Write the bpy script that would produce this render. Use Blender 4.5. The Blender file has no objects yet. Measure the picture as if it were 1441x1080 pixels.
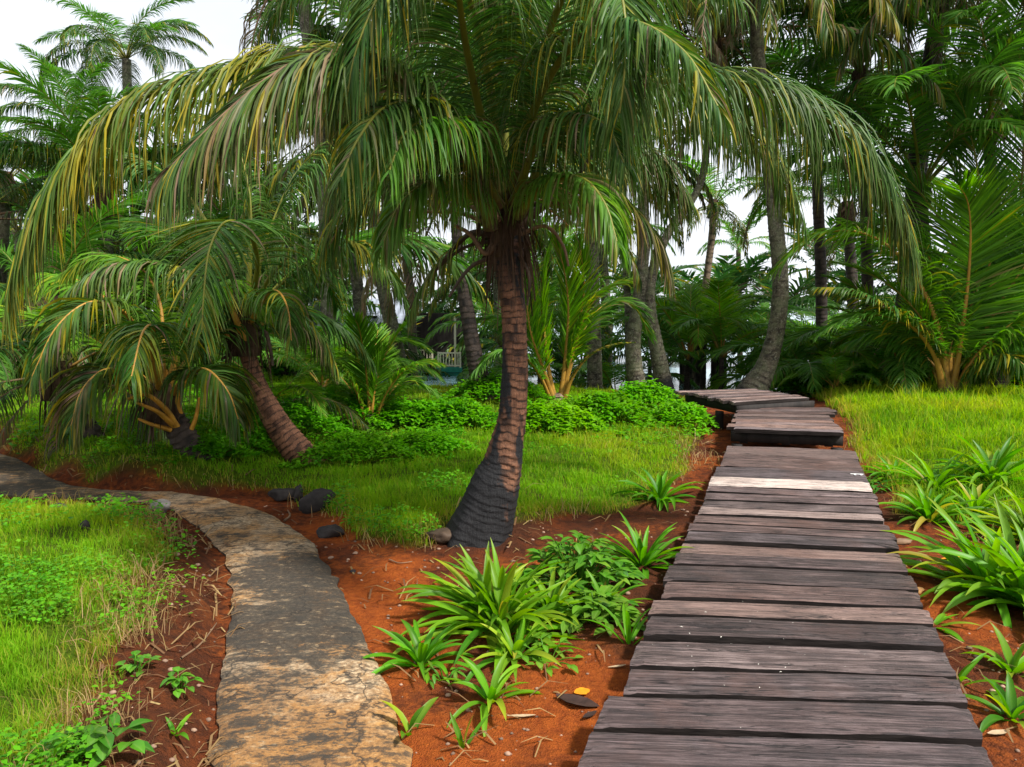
import bpy, math, random
import numpy as np
from mathutils import Vector

R = math.radians
rng = np.random.default_rng(7)
random.seed(7)
SC = bpy.context.scene
COL = SC.collection

# ------------------------------------------------------------------ camera model
FPX, CX, CY = 1040.0, 720.5, 540.0
CAMZ, PITCH = 1.7, math.atan(100 / 1040.0)
_ca, _sa = math.cos(PITCH), math.sin(PITCH)

def ray(px, py):
    u = (px - CX) / FPX
    v = (CY - py) / FPX
    return np.array([u, _ca + v * _sa, -_sa + v * _ca])

def P(px, py, Y):
    d = ray(px, py)
    return np.array([0, 0, CAMZ]) + d * (Y / d[1])

def G0(px, py, z=0.0):
    d = ray(px, py)
    t = (z - CAMZ) / d[2]
    return np.array([0, 0, CAMZ]) + d * t

# ------------------------------------------------------------------ noise
def _hash(ix, iy, seed):
    n = (ix.astype(np.int64) * 374761393 + iy.astype(np.int64) * 668265263 + seed * 974634777) & 0x7fffffff
    n = ((n ^ (n >> 13)) * 1274126177) & 0x7fffffff
    n = n ^ (n >> 16)
    return (n & 0xffff) / 65535.0

def vnoise(x, y, seed=0):
    x = np.asarray(x, float); y = np.asarray(y, float)
    ix = np.floor(x); iy = np.floor(y)
    fx = x - ix; fy = y - iy
    fx = fx * fx * (3 - 2 * fx); fy = fy * fy * (3 - 2 * fy)
    a = _hash(ix, iy, seed); b = _hash(ix + 1, iy, seed)
    c = _hash(ix, iy + 1, seed); d = _hash(ix + 1, iy + 1, seed)
    return (a * (1 - fx) + b * fx) * (1 - fy) + (c * (1 - fx) + d * fx) * fy

def fbm(x, y, oct=4, seed=0):
    s = 0; a = 0.5; t = 0
    for k in range(oct):
        s = s + a * vnoise(x * 2 ** k, y * 2 ** k, seed + 17 * k); t += a; a *= .5
    return s / t

def sstep(x, a, b):
    t = np.clip((np.asarray(x, float) - a) / (b - a), 0, 1)
    return t * t * (3 - 2 * t)

# ------------------------------------------------------------------ mesh helpers
class Geo:
    def __init__(s):
        s.V = []; s.Q = []; s.T = []; s.A = {}; s.n = 0; s.QM = []; s.TM = []
    def add(s, V, Q=None, T=None, mat=0, **attrs):
        V = np.asarray(V, float).reshape(-1, 3)
        if Q is not None and len(Q):
            Q = np.asarray(Q, int).reshape(-1, 4) + s.n; s.Q.append(Q); s.QM.append(np.full(len(Q), mat))
        if T is not None and len(T):
            T = np.asarray(T, int).reshape(-1, 3) + s.n; s.T.append(T); s.TM.append(np.full(len(T), mat))
        for k, v in attrs.items():
            s.A.setdefault(k, []).append((s.n, np.asarray(v, float)))
        s.V.append(V); s.n += len(V)
    def mesh(s, name, mats, smooth=True):
        me = bpy.data.meshes.new(name)
        V = np.concatenate(s.V) if s.V else np.zeros((0, 3))
        Q = np.concatenate(s.Q) if s.Q else np.zeros((0, 4), int)
        T = np.concatenate(s.T) if s.T else np.zeros((0, 3), int)
        QM = np.concatenate(s.QM) if s.QM else np.zeros(0, int)
        TM = np.concatenate(s.TM) if s.TM else np.zeros(0, int)
        me.vertices.add(len(V)); me.vertices.foreach_set('co', V.astype(np.float32).ravel())
        loops = np.concatenate([Q.ravel(), T.ravel()]).astype(np.int32)
        me.loops.add(len(loops)); me.loops.foreach_set('vertex_index', loops)
        tot = np.concatenate([np.full(len(Q), 4), np.full(len(T), 3)]).astype(np.int32)
        start = np.concatenate([[0], np.cumsum(tot)[:-1]]).astype(np.int32) if len(tot) else tot
        me.polygons.add(len(tot)); me.polygons.foreach_set('loop_start', start)
        try: me.polygons.foreach_set('loop_total', tot)
        except Exception: pass
        me.polygons.foreach_set('material_index', np.concatenate([QM, TM]).astype(np.int32))
        me.polygons.foreach_set('use_smooth', np.full(len(tot), bool(smooth)))
        for k, lst in s.A.items():
            c = 4 if lst[0][1].ndim == 2 else 1
            at = me.attributes.new(k, 'FLOAT_COLOR' if c == 4 else 'FLOAT', 'POINT')
            arr = np.zeros((len(V), c), np.float32)
            for st, v in lst: arr[st:st + len(v)] = v.reshape(-1, c)
            at.data.foreach_set('color' if c == 4 else 'value', arr.ravel())
        if not isinstance(mats, (list, tuple)): mats = [mats]
        for m in mats: me.materials.append(m)
        me.update(); me.validate()
        return me

def link(name, me, parent=None, loc=(0, 0, 0)):
    o = bpy.data.objects.new(name, me); COL.objects.link(o)
    o.location = loc
    if parent: o.parent = parent
    return o

def tag(o, label=None, cat=None, group=None, kind=None):
    if label: o['label'] = label
    if cat: o['category'] = cat
    if group: o['group'] = group
    if kind: o['kind'] = kind
    return o

def empty(name, loc, label, cat, group=None):
    o = bpy.data.objects.new(name, None); COL.objects.link(o)
    o.location = [float(c) for c in loc]; o.empty_display_size = .2
    return tag(o, label, cat, group)

def norm(a):
    return a / np.maximum(np.linalg.norm(a, axis=-1, keepdims=True), 1e-9)

def catmull(pts, n):
    pts = np.asarray(pts, float)
    p = np.vstack([2 * pts[0] - pts[1], pts, 2 * pts[-1] - pts[-2]])
    segs = len(pts) - 1
    t = np.linspace(0, segs, n); i = np.minimum(t.astype(int), segs - 1); f = (t - i)[:, None]
    a, b, c, d = p[i], p[i + 1], p[i + 2], p[i + 3]
    out = .5 * (2 * b + (c - a) * f + (2 * a - 5 * b + 4 * c - d) * f ** 2 + (3 * b - a - 3 * c + d) * f ** 3)
    # equal arc length
    L = np.concatenate([[0], np.cumsum(np.linalg.norm(np.diff(out, axis=0), axis=1))])
    s = np.linspace(0, L[-1], n)
    return np.stack([np.interp(s, L, out[:, k]) for k in range(out.shape[1])], 1)

def tube(pts, rad, sides=10, flat=1.0, ref=None, prof=None):
    """returns V,Q,(u,v) ; rad array per point; flat squashes along frame normal"""
    pts = np.asarray(pts, float); n = len(pts); rad = np.broadcast_to(np.asarray(rad, float), (n,))
    T = norm(np.gradient(pts, axis=0))
    if ref is None: ref = np.array([0, 0, 1.0]) if abs(T[0, 2]) < .9 else np.array([0, 1.0, 0])
    N = np.zeros_like(T); prev = ref
    for i in range(n):
        v = prev - T[i] * np.dot(prev, T[i]); l = np.linalg.norm(v)
        v = v / l if l > 1e-6 else N[i - 1]
        N[i] = v; prev = v
    B = np.cross(T, N)
    a = np.linspace(0, 2 * np.pi, sides, endpoint=False)
    ca, sa = np.cos(a), np.sin(a)
    rr = rad[:, None] * (np.ones(sides)[None] if prof is None else prof)
    V = pts[:, None] + rr[..., None] * (ca[None, :, None] * N[:, None] * flat + sa[None, :, None] * B[:, None])
    i = np.arange(n - 1)[:, None] * sides; j = np.arange(sides)[None]; jn = (j + 1) % sides
    Q = np.stack([i + j, i + jn, i + sides + jn, i + sides + j], -1).reshape(-1, 4)
    return V.reshape(-1, 3), Q, T, N, B

def capfan(g_n, sides, top=True):
    return None

def box(cx, cy, cz, sx, sy, sz):
    v = np.array([[x, y, z] for z in (-.5, .5) for y in (-.5, .5) for x in (-.5, .5)]) * [sx, sy, sz] + [cx, cy, cz]
    q = [[0, 2, 3, 1], [4, 5, 7, 6], [0, 1, 5, 4], [2, 6, 7, 3], [0, 4, 6, 2], [1, 3, 7, 5]]
    return v, q

# ------------------------------------------------------------------ material helpers
class NT:
    def __init__(s, name):
        s.m = bpy.data.materials.new(name); s.m.use_nodes = True
        s.t = s.m.node_tree; s.t.nodes.clear()
        s.out = s.n('ShaderNodeOutputMaterial')
    def n(s, typ, **kw):
        nd = s.t.nodes.new(typ)
        for k, v in kw.items(): setattr(nd, k, v)
        return nd
    def l(s, a, b): s.t.links.new(a, b)
    def val(s, nd, **kw):
        for k, v in kw.items(): nd.inputs[k].default_value = v
    def noise(s, vec, scale, detail=4, rough=.55, dist=0):
        nd = s.n('ShaderNodeTexNoise'); nd.inputs['Scale'].default_value = scale
        nd.inputs['Detail'].default_value = detail; nd.inputs['Roughness'].default_value = rough
        nd.inputs['Distortion'].default_value = dist
        if vec is not None: s.l(vec, nd.inputs['Vector'])
        return nd.outputs['Fac']
    def ramp(s, fac, stops):
        nd = s.n('ShaderNodeValToRGB'); e = nd.color_ramp.elements
        while len(e) < len(stops): e.new(.5)
        for k, (p, c) in enumerate(stops):
            e[k].position = p; e[k].color = (c[0], c[1], c[2], 1) if not isinstance(c, (int, float)) else (c, c, c, 1)
        s.l(fac, nd.inputs['Fac']); return nd.outputs['Color']
    def mix(s, fac, a, b, typ='MIX'):
        nd = s.n('ShaderNodeMix', data_type='RGBA', blend_type=typ)
        for sock, v in ((nd.inputs[0], fac), (nd.inputs[6], a), (nd.inputs[7], b)):
            if isinstance(v, (int, float)): sock.default_value = v
            elif isinstance(v, (tuple, list)): sock.default_value = (*v[:3], 1)
            else: s.l(v, sock)
        return nd.outputs[2]
    def math(s, op, a, b=0.0, clamp=False):
        nd = s.n('ShaderNodeMath', operation=op); nd.use_clamp = clamp
        for sock, v in ((nd.inputs[0], a), (nd.inputs[1], b)):
            if isinstance(v, (int, float)): sock.default_value = v
            else: s.l(v, sock)
        return nd.outputs[0]
    def attr(s, name):
        return s.n('ShaderNodeAttribute', attribute_name=name)
    def sep(s, c):
        nd = s.n('ShaderNodeSeparateColor'); s.l(c, nd.inputs[0]); return nd.outputs
    def coord(s, which='Object'):
        return s.n('ShaderNodeTexCoord').outputs[which]
    def mapping(s, vec, scale=(1, 1, 1), rot=(0, 0, 0)):
        nd = s.n('ShaderNodeMapping'); nd.inputs['Scale'].default_value = scale; nd.inputs['Rotation'].default_value = rot
        s.l(vec, nd.inputs['Vector']); return nd.outputs[0]
    def bump(s, h, strength=.5, dist=.02):
        nd = s.n('ShaderNodeBump'); nd.inputs['Strength'].default_value = strength; nd.inputs['Distance'].default_value = dist
        s.l(h, nd.inputs['Height']); return nd.outputs[0]
    def bsdf(s, col, rough=.6, spec=.4, bump=None):
        nd = s.n('ShaderNodeBsdfPrincipled')
        for sock, v in ((nd.inputs['Base Color'], col), (nd.inputs['Roughness'], rough), (nd.inputs['Specular IOR Level'], spec)):
            if isinstance(v, (int, float)): sock.default_value = v
            elif isinstance(v, (tuple, list)): sock.default_value = (*v[:3], 1)
            else: s.l(v, sock)
        if bump is not None: s.l(bump, nd.inputs['Normal'])
        return nd
    def done(s, nd):
        s.l(nd.outputs[0], s.out.inputs['Surface']); return s.m

def leaf_material(name, dark, mid, yellow, dry, transl=.35, rough=.38, rib=.5, ribcol=None, spec=.5, tbright=1.6):
    """attributes: tone = (yellowness, dryness, random, centre line), along = 0..1"""
    m = NT(name)
    at = m.attr('tone'); r, g, b = m.sep(at.outputs['Color'])[:3]
    along = m.attr('along').outputs['Fac']
    obj = m.n('ShaderNodeObjectInfo').outputs['Random']
    nz = m.noise(m.coord('Object'), 9.0, 2)
    f = m.math('ADD', m.math('MULTIPLY', b, .75), m.math('MULTIPLY', m.math('SUBTRACT', m.math('ADD', obj, nz), .6), .35), True)
    c = m.mix(f, dark, mid)
    c = m.mix(m.math('MULTIPLY', r, m.math('ADD', .45, m.math('MULTIPLY', along, .75)), True), c, yellow)
    tip = m.math('MULTIPLY', m.math('SUBTRACT', along, .84), 3.0, True)
    dr = m.math('ADD', g, m.math('MULTIPLY', tip, m.math('MULTIPLY', b, .8)), True)
    c = m.mix(dr, c, dry)
    rc = ribcol or tuple(min(1, 1.9 * k + .03) for k in mid)
    cen = m.math('POWER', at.outputs['Alpha'], 5.0)
    c = m.mix(m.math('MULTIPLY', cen, rib), c, rc)
    p = m.bsdf(c, rough, spec)
    t = m.n('ShaderNodeBsdfTranslucent')
    tc = m.n('ShaderNodeHueSaturation'); tc.inputs['Value'].default_value = tbright; tc.inputs['Saturation'].default_value = 1.1
    m.l(c, tc.inputs['Color']); m.l(tc.outputs[0], t.inputs['Color'])
    mx = m.n('ShaderNodeMixShader'); mx.inputs[0].default_value = transl
    m.l(p.outputs[0], mx.inputs[1]); m.l(t.outputs[0], mx.inputs[2])
    return m.done(mx)

def simple(name, col, rough=.6, spec=.4, var=.35, scale=14, bump=.3, stretch=(1, 1, 1), coord='Object'):
    m = NT(name)
    v = m.mapping(m.coord(coord), stretch)
    n = m.noise(v, scale, 5, .6)
    lo = tuple(k * (1 - var) for k in col); hi = tuple(min(1, k * (1 + var)) for k in col)
    c = m.ramp(n, [(.3, lo), (.7, hi)])
    return m.done(m.bsdf(c, rough, spec, m.bump(n, bump, .01)))

M = {}
M['frond'] = leaf_material('palm_leaflet', (.004, .042, .009), (.024, .135, .014), (.44, .32, .008), (.22, .13, .095), .27, .45, .30, (.30, .38, .08), spec=.16, tbright=1.4)
M['frond_fresh'] = leaf_material('fresh_palm_leaflet', (.035, .13, .008), (.13, .34, .016), (.44, .36, .02), (.3, .22, .1), .45, .45, .3, (.34, .46, .08), spec=.18)
M['frond_deep'] = leaf_material('shaded_palm_leaflet', (.028, .115, .016), (.10, .29, .028), (.36, .3, .02), (.22, .14, .08), .42, .45, .3, (.18, .32, .06), spec=.18)
M['grass'] = leaf_material('grass_blade', (.040, .15, .006), (.19, .42, .010), (.47, .50, .012), (.42, .28, .07), .48, .6, 0, spec=.08)
M['drygrass'] = leaf_material('dry_grass_blade', (.25, .15, .06), (.42, .28, .12), (.5, .4, .16), (.16, .08, .04), .35, .6, 0, spec=.2)
M['weed'] = leaf_material('weed_leaf', (.035, .17, .004), (.13, .42, .008), (.34, .4, .02), (.2, .12, .04), .42, .5, .2, spec=.25)
M['lily'] = leaf_material('strap_leaf', (.020, .12, .006), (.12, .36, .010), (.48, .48, .03), (.45, .25, .05), .40, .42, .2, (.30, .52, .08), spec=.22)
M['broad'] = leaf_material('broad_leaf', (.018, .10, .008), (.085, .28, .014), (.4, .42, .04), (.3, .18, .05), .36, .38, .5, (.30, .46, .12), spec=.35)
def rib_material(name, col, base):
    m = NT(name); v = m.coord('Object'); al = m.attr('along').outputs['Fac']
    n = m.noise(m.mapping(v, (1, 1, 1)), 14, 5, .65); n2 = m.noise(v, 3.5, 4, .6)
    c = m.mix(n2, tuple(k * .6 for k in col), tuple(min(1, k * 1.35) for k in col))
    k = m.math('SUBTRACT', m.math('MULTIPLY', n, .55), m.math('MULTIPLY', al, 2.2))
    c = m.mix(m.math('MULTIPLY', m.math('SUBTRACT', k, .05), 4.0, True), c, base)
    c = m.mix(m.ramp(n, [(.60, 0.0), (.68, .8)]), c, base)
    return m.done(m.bsdf(c, .5, .3, m.bump(n, .3, .01)))
M['rib_orange'] = rib_material('midrib_orange', (.36, .19, .028), (.07, .04, .018))
M['rib_green'] = rib_material('midrib_green', (.15, .155, .014), (.05, .03, .014))
M['rib_dry'] = simple('midrib_dry', (.17, .10, .055), .7, .3, .4, 8, .4)
M['rib_dark'] = simple('midrib_dark', (.055, .035, .022), .7, .3, .5, 8, .4)
M['stalk_orange'] = simple('stalk_orange', (.46, .22, .028), .5, .3, .5, 9, .3)
M['fibre'] = simple('sheath_fibre', (.055, .032, .018), .85, .2, .6, 30, .8, (1, 1, .15))
M['rock'] = simple('dark_rock', (.028, .023, .021), .8, .3, .6, 9, 1.0)
M['rock_grey'] = simple('grey_rock', (.17, .155, .14), .8, .3, .5, 12, 1.0)
M['cream'] = simple('cream_paint', (.85, .77, .56), .5, .4, .12, 6, .1)
M['teal'] = simple('teal_paint', (.02, .27, .20), .4, .5, .25, 5, .1)
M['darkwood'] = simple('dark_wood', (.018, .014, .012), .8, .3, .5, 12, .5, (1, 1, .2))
M['roof'] = simple('roof_sheet', (.27, .30, .36), .45, .5, .2, 4, .1)
M['pebble'] = simple('pebble_stone', (.24, .15, .10), .8, .3, .7, 3, .3)
M['nut'] = simple('brown_husk', (.30, .15, .05), .7, .3, .5, 10, .6)

def soil_material():
    m = NT('red_soil')
    v = m.coord('Object')
    at = m.attr('zone'); g, dk, lt = m.sep(at.outputs['Color'])[:3]; cl = m.math('SUBTRACT', 1.0, at.outputs['Alpha'])
    n1 = m.noise(v, 1.6, 6, .62); n2 = m.noise(v, 22, 5, .7); n3 = m.noise(v, 130, 3, .7)
    c = m.ramp(n1, [(.32, (.10, .030, .014)), (.48, (.30, .070, .017)), (.66, (.52, .135, .024))])
    c = m.mix(m.ramp(n2, [(.38, 0.75), (.6, 0.0)]), c, (.11, .032, .016))
    n4 = m.noise(v, 9, 6, .7)
    c = m.mix(m.math('MULTIPLY', cl, .9), c, m.ramp(n2, [(.3, (.30, .062, .014)), (.7, (.55, .135, .022))]))
    c = m.mix(m.math('MULTIPLY', m.ramp(n4, [(.47, 0.0), (.62, .85)]), m.math('SUBTRACT', 1.0, m.math('MULTIPLY', cl, .75))), c, (.065, .022, .012))
    c = m.mix(m.ramp(n3, [(.62, 0.0), (.74, .5)]), c, (.46, .19, .08))
    c = m.mix(m.ramp(n3, [(.28, .7), (.40, 0.0)]), c, (.05, .02, .012))
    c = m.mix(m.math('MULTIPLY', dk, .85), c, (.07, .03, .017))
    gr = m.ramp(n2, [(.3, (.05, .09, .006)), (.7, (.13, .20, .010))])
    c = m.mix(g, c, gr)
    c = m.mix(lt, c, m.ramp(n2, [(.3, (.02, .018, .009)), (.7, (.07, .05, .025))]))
    h = m.math('ADD', m.math('MULTIPLY', n2, 1.2), m.math('MULTIPLY', n3, .7))
    return m.done(m.bsdf(c, .95, .08, m.bump(h, 1.0, .05)))
M['soil'] = soil_material()

def concrete_material():
    m = NT('stained_concrete')
    v = m.coord('Object')
    at = m.attr('stain'); st, sand, _ = m.sep(at.outputs['Color'])[:3]
    n0 = m.noise(v, 2.2, 5, .6); n1 = m.noise(m.mapping(v, (.8, 1.9, 1)), 6.5, 8, .72, .5); n2 = m.noise(v, 45, 4, .7); n3 = m.noise(v, 200, 2, .6)
    base = m.ramp(n2, [(.3, (.15, .095, .05)), (.48, (.28, .185, .105)), (.64, (.52, .39, .24))])
    base = m.mix(m.ramp(n0, [(.45, 0.0), (.65, .6)]), base, (.26, .21, .15))
    oc = m.ramp(m.math('ADD', m.math('MULTIPLY', n1, .6), m.math('MULTIPLY', n2, .4)), [(.36, (.05, .03, .017)), (.46, (.20, .095, .03)), (.56, (.36, .175, .05)), (.68, (.46, .29, .12))])
    c = m.mix(sand, base, oc)
    n6 = m.noise(v, 3.2, 6, .7, .3)
    c = m.mix(m.ramp(n6, [(.46, 0.0), (.58, .8)]), c, m.ramp(n2, [(.3, (.20, .085, .022)), (.7, (.46, .24, .075))]))
    dark = m.ramp(n2, [(.3, (.016, .014, .012)), (.7, (.055, .045, .034))])
    mask = m.math('ADD', m.math('MULTIPLY', m.math('SUBTRACT', n1, .5), 2.4), m.math('SUBTRACT', st, .5))
    mask = m.math('ADD', mask, m.math('MULTIPLY', m.math('SUBTRACT', n2, .5), 1.1))
    mask = m.math('MULTIPLY', m.math('ADD', mask, .16), 4.0, True)
    c = m.mix(m.math('MULTIPLY', mask, .93), c, dark)
    vo = m.n('ShaderNodeTexVoronoi', feature='DISTANCE_TO_EDGE'); vo.inputs['Scale'].default_value = 1.3
    wv = m.n('ShaderNodeVectorMath', operation='ADD'); nv = m.n('ShaderNodeTexNoise'); nv.inputs['Scale'].default_value = 3.0; nv.inputs['Detail'].default_value = 6
    m.l(v, nv.inputs['Vector']); m.l(v, wv.inputs[0]); m.l(nv.outputs['Color'], wv.inputs[1]); m.l(wv.outputs[0], vo.inputs['Vector'])
    c = m.mix(m.ramp(vo.outputs['Distance'], [(.004, .8), (.014, 0.0)]), c, (.02, .016, .013))
    n5 = m.noise(m.mapping(v, (.8, 1.6, 1)), 16, 6, .75)
    c = m.mix(m.ramp(n5, [(.50, 0.0), (.58, .8)]), c, (.035, .030, .024))
    c = m.mix(m.ramp(n5, [(.33, .6), (.42, 0.0)]), c, (.42, .30, .17))
    sp = m.ramp(n2, [(.66, 0.0), (.74, .75)])
    c = m.mix(m.math('MULTIPLY', sp, .5), c, (.46, .36, .24))
    c = m.mix(m.ramp(n3, [(.3, .35), (.45, 0.0)]), c, (.05, .04, .03))
    h = m.math('ADD', n2, m.math('MULTIPLY', n3, .6))
    return m.done(m.bsdf(c, .8, .3, m.bump(h, .55, .012)))
M['concrete'] = concrete_material()

def wood_material(name, tones, rough=.55, vary=1.0):
    m = NT(name)
    v = m.coord('Object'); rnd = m.n('ShaderNodeObjectInfo').outputs['Random']
    off = m.n('ShaderNodeVectorMath', operation='ADD'); comb = m.n('ShaderNodeCombineXYZ')
    m.l(m.math('MULTIPLY', rnd, 37.0), comb.inputs[0]); m.l(m.math('MULTIPLY', rnd, 91.0), comb.inputs[1])
    m.l(v, off.inputs[0]); m.l(comb.outputs[0], off.inputs[1]); v = off.outputs[0]
    g1 = m.noise(m.mapping(v, (.7, 18, 18)), 3.0, 9, .75, .5)
    g2 = m.noise(m.mapping(v, (1.3, 46, 46)), 3.0, 8, .8, .3)
    b1 = m.noise(v, 3.0, 5, .6)
    c = m.ramp(m.math('ADD', m.math('MULTIPLY', g1, .72), m.math('MULTIPLY', b1, .28)), [(.36, tones[0]), (.49, tones[1]), (.62, tones[2])])
    rt = m.ramp(rnd, [(0, (.50, .42, .40)), (.2, (1.0, .78, .68)), (.4, (.62, .60, .66)), (.6, (1.1, 1.0, .95)), (.8, (.75, .52, .42)), (1, (1.3, 1.2, 1.2))])
    c = m.mix(vary, c, rt, 'MULTIPLY')
    red = m.ramp(m.noise(v, 1.7, 4, .6), [(.52, 0.0), (.72, .55)])
    c = m.mix(red, c, (.13, .062, .045))
    c = m.mix(m.ramp(g2, [(.36, .97), (.46, 0.0)]), c, (.012, .012, .012))
    c = m.mix(m.ramp(g2, [(.58, 0.0), (.74, .55)]), c, (.36, .31, .30))
    blot = m.noise(m.mapping(v, (1, 3, 3)), 5.0, 6, .7)
    c = m.mix(m.ramp(blot, [(.52, 0.0), (.68, .7)]), c, (.035, .027, .028))
    ck = m.noise(m.mapping(v, (.55, 11, 11)), 2.2, 5, .6, .6)
    ck = m.math('ABSOLUTE', m.math('SUBTRACT', ck, .47)); ckm = m.ramp(ck, [(.003, 1.0), (.014, 0.0)])
    c = m.mix(m.math('MULTIPLY', ckm, .9), c, (.010, .008, .008))
    h = m.math('SUBTRACT', m.math('ADD', m.math('MULTIPLY', g1, .6), m.math('MULTIPLY', g2, .9)), m.math('MULTIPLY', ckm, .5))
    rg = m.ramp(g1, [(.3, rough + .2), (.7, rough - .08)])
    return m.done(m.bsdf(c, rg, .45, m.bump(h, 1.0, .012)))
M['plank'] = wood_material('weathered_plank', [(.020, .014, .012), (.086, .062, .060), (.28, .23, .225)])
M['plank_side'] = simple('gap_shade_plank_side', (.022, .017, .015), .85, .15, .5, 30, .6, (.2, 1, 1))  # near-black side faces paint the shade into the gaps between planks
M['plank_light'] = wood_material('sunbleached_plank', [(.11, .08, .072), (.27, .21, .19), (.42, .34, .31)])
M['plank_pale'] = wood_material('pale_plank', [(.34, .25, .21), (.62, .50, .44), (.76, .65, .59)], vary=.1)

def trunk_material(name, base, hi, char=True, lichen=None, ring=(.02, .012, .009), freq=60):
    m = NT(name)
    v = m.coord('Object')
    at = m.attr('bark'); ch, rg, rn = m.sep(at.outputs['Color'])[:3]
    n1 = m.noise(m.mapping(v, (1, 1, 2.6)), 12, 6, .65); n2 = m.noise(m.mapping(v, (8, 8, 1.2)), 9, 6, .7); n3 = m.noise(v, 3.5, 4, .6)
    c = m.mix(m.ramp(n1, [(.3, 0.0), (.7, 1.0)]), base, hi)
    c = m.mix(m.math('MULTIPLY', m.math('SUBTRACT', rn, .56), 3.2, True), c, tuple(k * .30 for k in base))
    c = m.mix(m.ramp(n2, [(.32, .8), (.47, 0.0)]), c, ring)
    c = m.mix(m.math('MULTIPLY', m.math('ADD', rg, m.math('MULTIPLY', rg, n1)), .9, True), c, ring)
    if lichen:
        n4 = m.noise(v, 26, 5, .7); n5 = m.noise(v, 9, 5, .65)
        c = m.mix(m.ramp(n3, [(.42, 0.0), (.58, .6)]), c, lichen)
        c = m.mix(m.ramp(n5, [(.52, 0.0), (.60, .8)]), c, (.05, .042, .03))
        c = m.mix(m.ramp(n4, [(.55, 0.0), (.62, .85)]), c, (.25, .24, .18))
        c = m.mix(m.ramp(n4, [(.34, .8), (.42, 0.0)]), c, (.03, .026, .02))
    if char:
        k = m.math('ADD', m.math('MULTIPLY', m.math('SUBTRACT', n1, .5), .9), ch)
        k = m.math('ADD', k, m.math('MULTIPLY', m.math('SUBTRACT', n2, .5), .8))
        k = m.math('MULTIPLY', m.math('SUBTRACT', k, .40), 3.2, True)
        c = m.mix(k, c, m.ramp(n2, [(.3, (.004, .004, .005)), (.8, (.019, .018, .019))]))
    h = m.math('ADD', m.math('MULTIPLY', n2, .8), m.math('MULTIPLY', n1, .6))
    return m.done(m.bsdf(c, .72, .35, m.bump(h, .75, .02)))
M['trunk_burnt'] = trunk_material('burnt_palm_bark', (.10, .042, .022), (.27, .120, .062))
M['trunk_red'] = trunk_material('reddish_palm_bark', (.15, .062, .032), (.30, .135, .075))
M['trunk_dark'] = trunk_material('dark_palm_bark', (.035, .026, .022), (.09, .06, .045))
M['trunk_grey'] = trunk_material('lichen_palm_bark', (.085, .068, .045), (.19, .16, .11), True, (.15, .17, .085))
M['trunk_brown'] = trunk_material('brown_palm_bark', (.13, .085, .055), (.25, .18, .12), True, None)

def water_material():
    m = NT('sea_water')
    n = m.noise(m.mapping(m.coord('Object'), (1, .35, 1)), 1.3, 4, .6)
    return m.done(m.bsdf((.25, .40, .47), .12, .6, m.bump(n, .25, .08)))
M['water'] = water_material()

# ------------------------------------------------------------------ layout polygons on the ground plane
def W(lst, z=0.0): return np.array([G0(a, b, z)[:2] for a, b in lst])

PATH_L = [(268, 1400), (290, 1150), (300, 1080), (312, 985), (320, 900), (326, 835), (318, 795), (300, 762), (270, 735), (235, 718), (196, 709), (140, 705), (80, 702), (20, 699), (-70, 690), (-330, 664)]
PATH_R = [(690, 1400), (604, 1150), (578, 1080), (545, 985), (508, 890), (478, 828), (462, 798), (430, 760), (380, 728), (325, 708), (262, 696), (205, 694), (140, 690), (75, 676), (0, 640), (-160, 612)]
wl = catmull(W(PATH_L), 220); wr = catmull(W(PATH_R), 220)
# re-match parameterisation (both lists are paired in order)
def pair_curve(lst, n):
    w = W(lst); t = np.linspace(0, len(w) - 1, n)
    pts = np.vstack([2 * w[0] - w[1], w, 2 * w[-1] - w[-2]])
    i = np.minimum(t.astype(int), len(w) - 2); f = (t - i)[:, None]
    a, b, c, d = pts[i], pts[i + 1], pts[i + 2], pts[i + 3]
    return .5 * (2 * b + (c - a) * f + (2 * a - 5 * b + 4 * c - d) * f ** 2 + (3 * b - a - 3 * c + d) * f ** 3)
wl = pair_curve(PATH_L, 300); wr = pair_curve(PATH_R, 300)
PATH_POLY = np.vstack([wl[::5], wr[::-5]])
MOUND = np.vstack([wl[::5], W([(-900, 640)]), [[-12, 6]], [[-12, -1]], [[-1.2, -1]]])
LAWN_MID = W([(150, 686), (225, 692), (300, 694), (352, 690), (405, 700), (440, 712), (475, 742), (505, 768), (560, 772), (612, 768), (640, 752), (700, 745), (760, 742), (840, 728), (905, 712), (955, 668), (985, 625), (990, 596), (968, 566), (955, 552), (900, 534), (700, 526), (540, 526), (300, 540), (0, 540), (-700, 550), (-700, 600), (-150, 606), (0, 632), (80, 668)])
LAWN_RIGHT = W([(1135, 556), (1130, 548), (1441, 545), (2200, 545), (2200, 800), (1480, 800), (1400, 742), (1330, 748), (1265, 735), (1222, 672), (1200, 630), (1190, 590)])

def sdist(poly, x, y):
    x = np.asarray(x, float); y = np.asarray(y, float)
    d2 = np.full(x.shape, 1e18); ins = np.zeros(x.shape, bool)
    for k in range(len(poly)):
        ax, ay = poly[k]; bx, by = poly[(k + 1) % len(poly)]
        dx, dy = bx - ax, by - ay; L = dx * dx + dy * dy + 1e-12
        t = np.clip(((x - ax) * dx + (y - ay) * dy) / L, 0, 1)
        d2 = np.minimum(d2, (x - ax - t * dx) ** 2 + (y - ay - t * dy) ** 2)
        if abs(dy) > 1e-12:
            c = ((ay > y) != (by > y)) & (x < dx * (y - ay) / dy + ax); ins ^= c
    return np.sqrt(d2) * np.where(ins, 1, -1)

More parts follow.
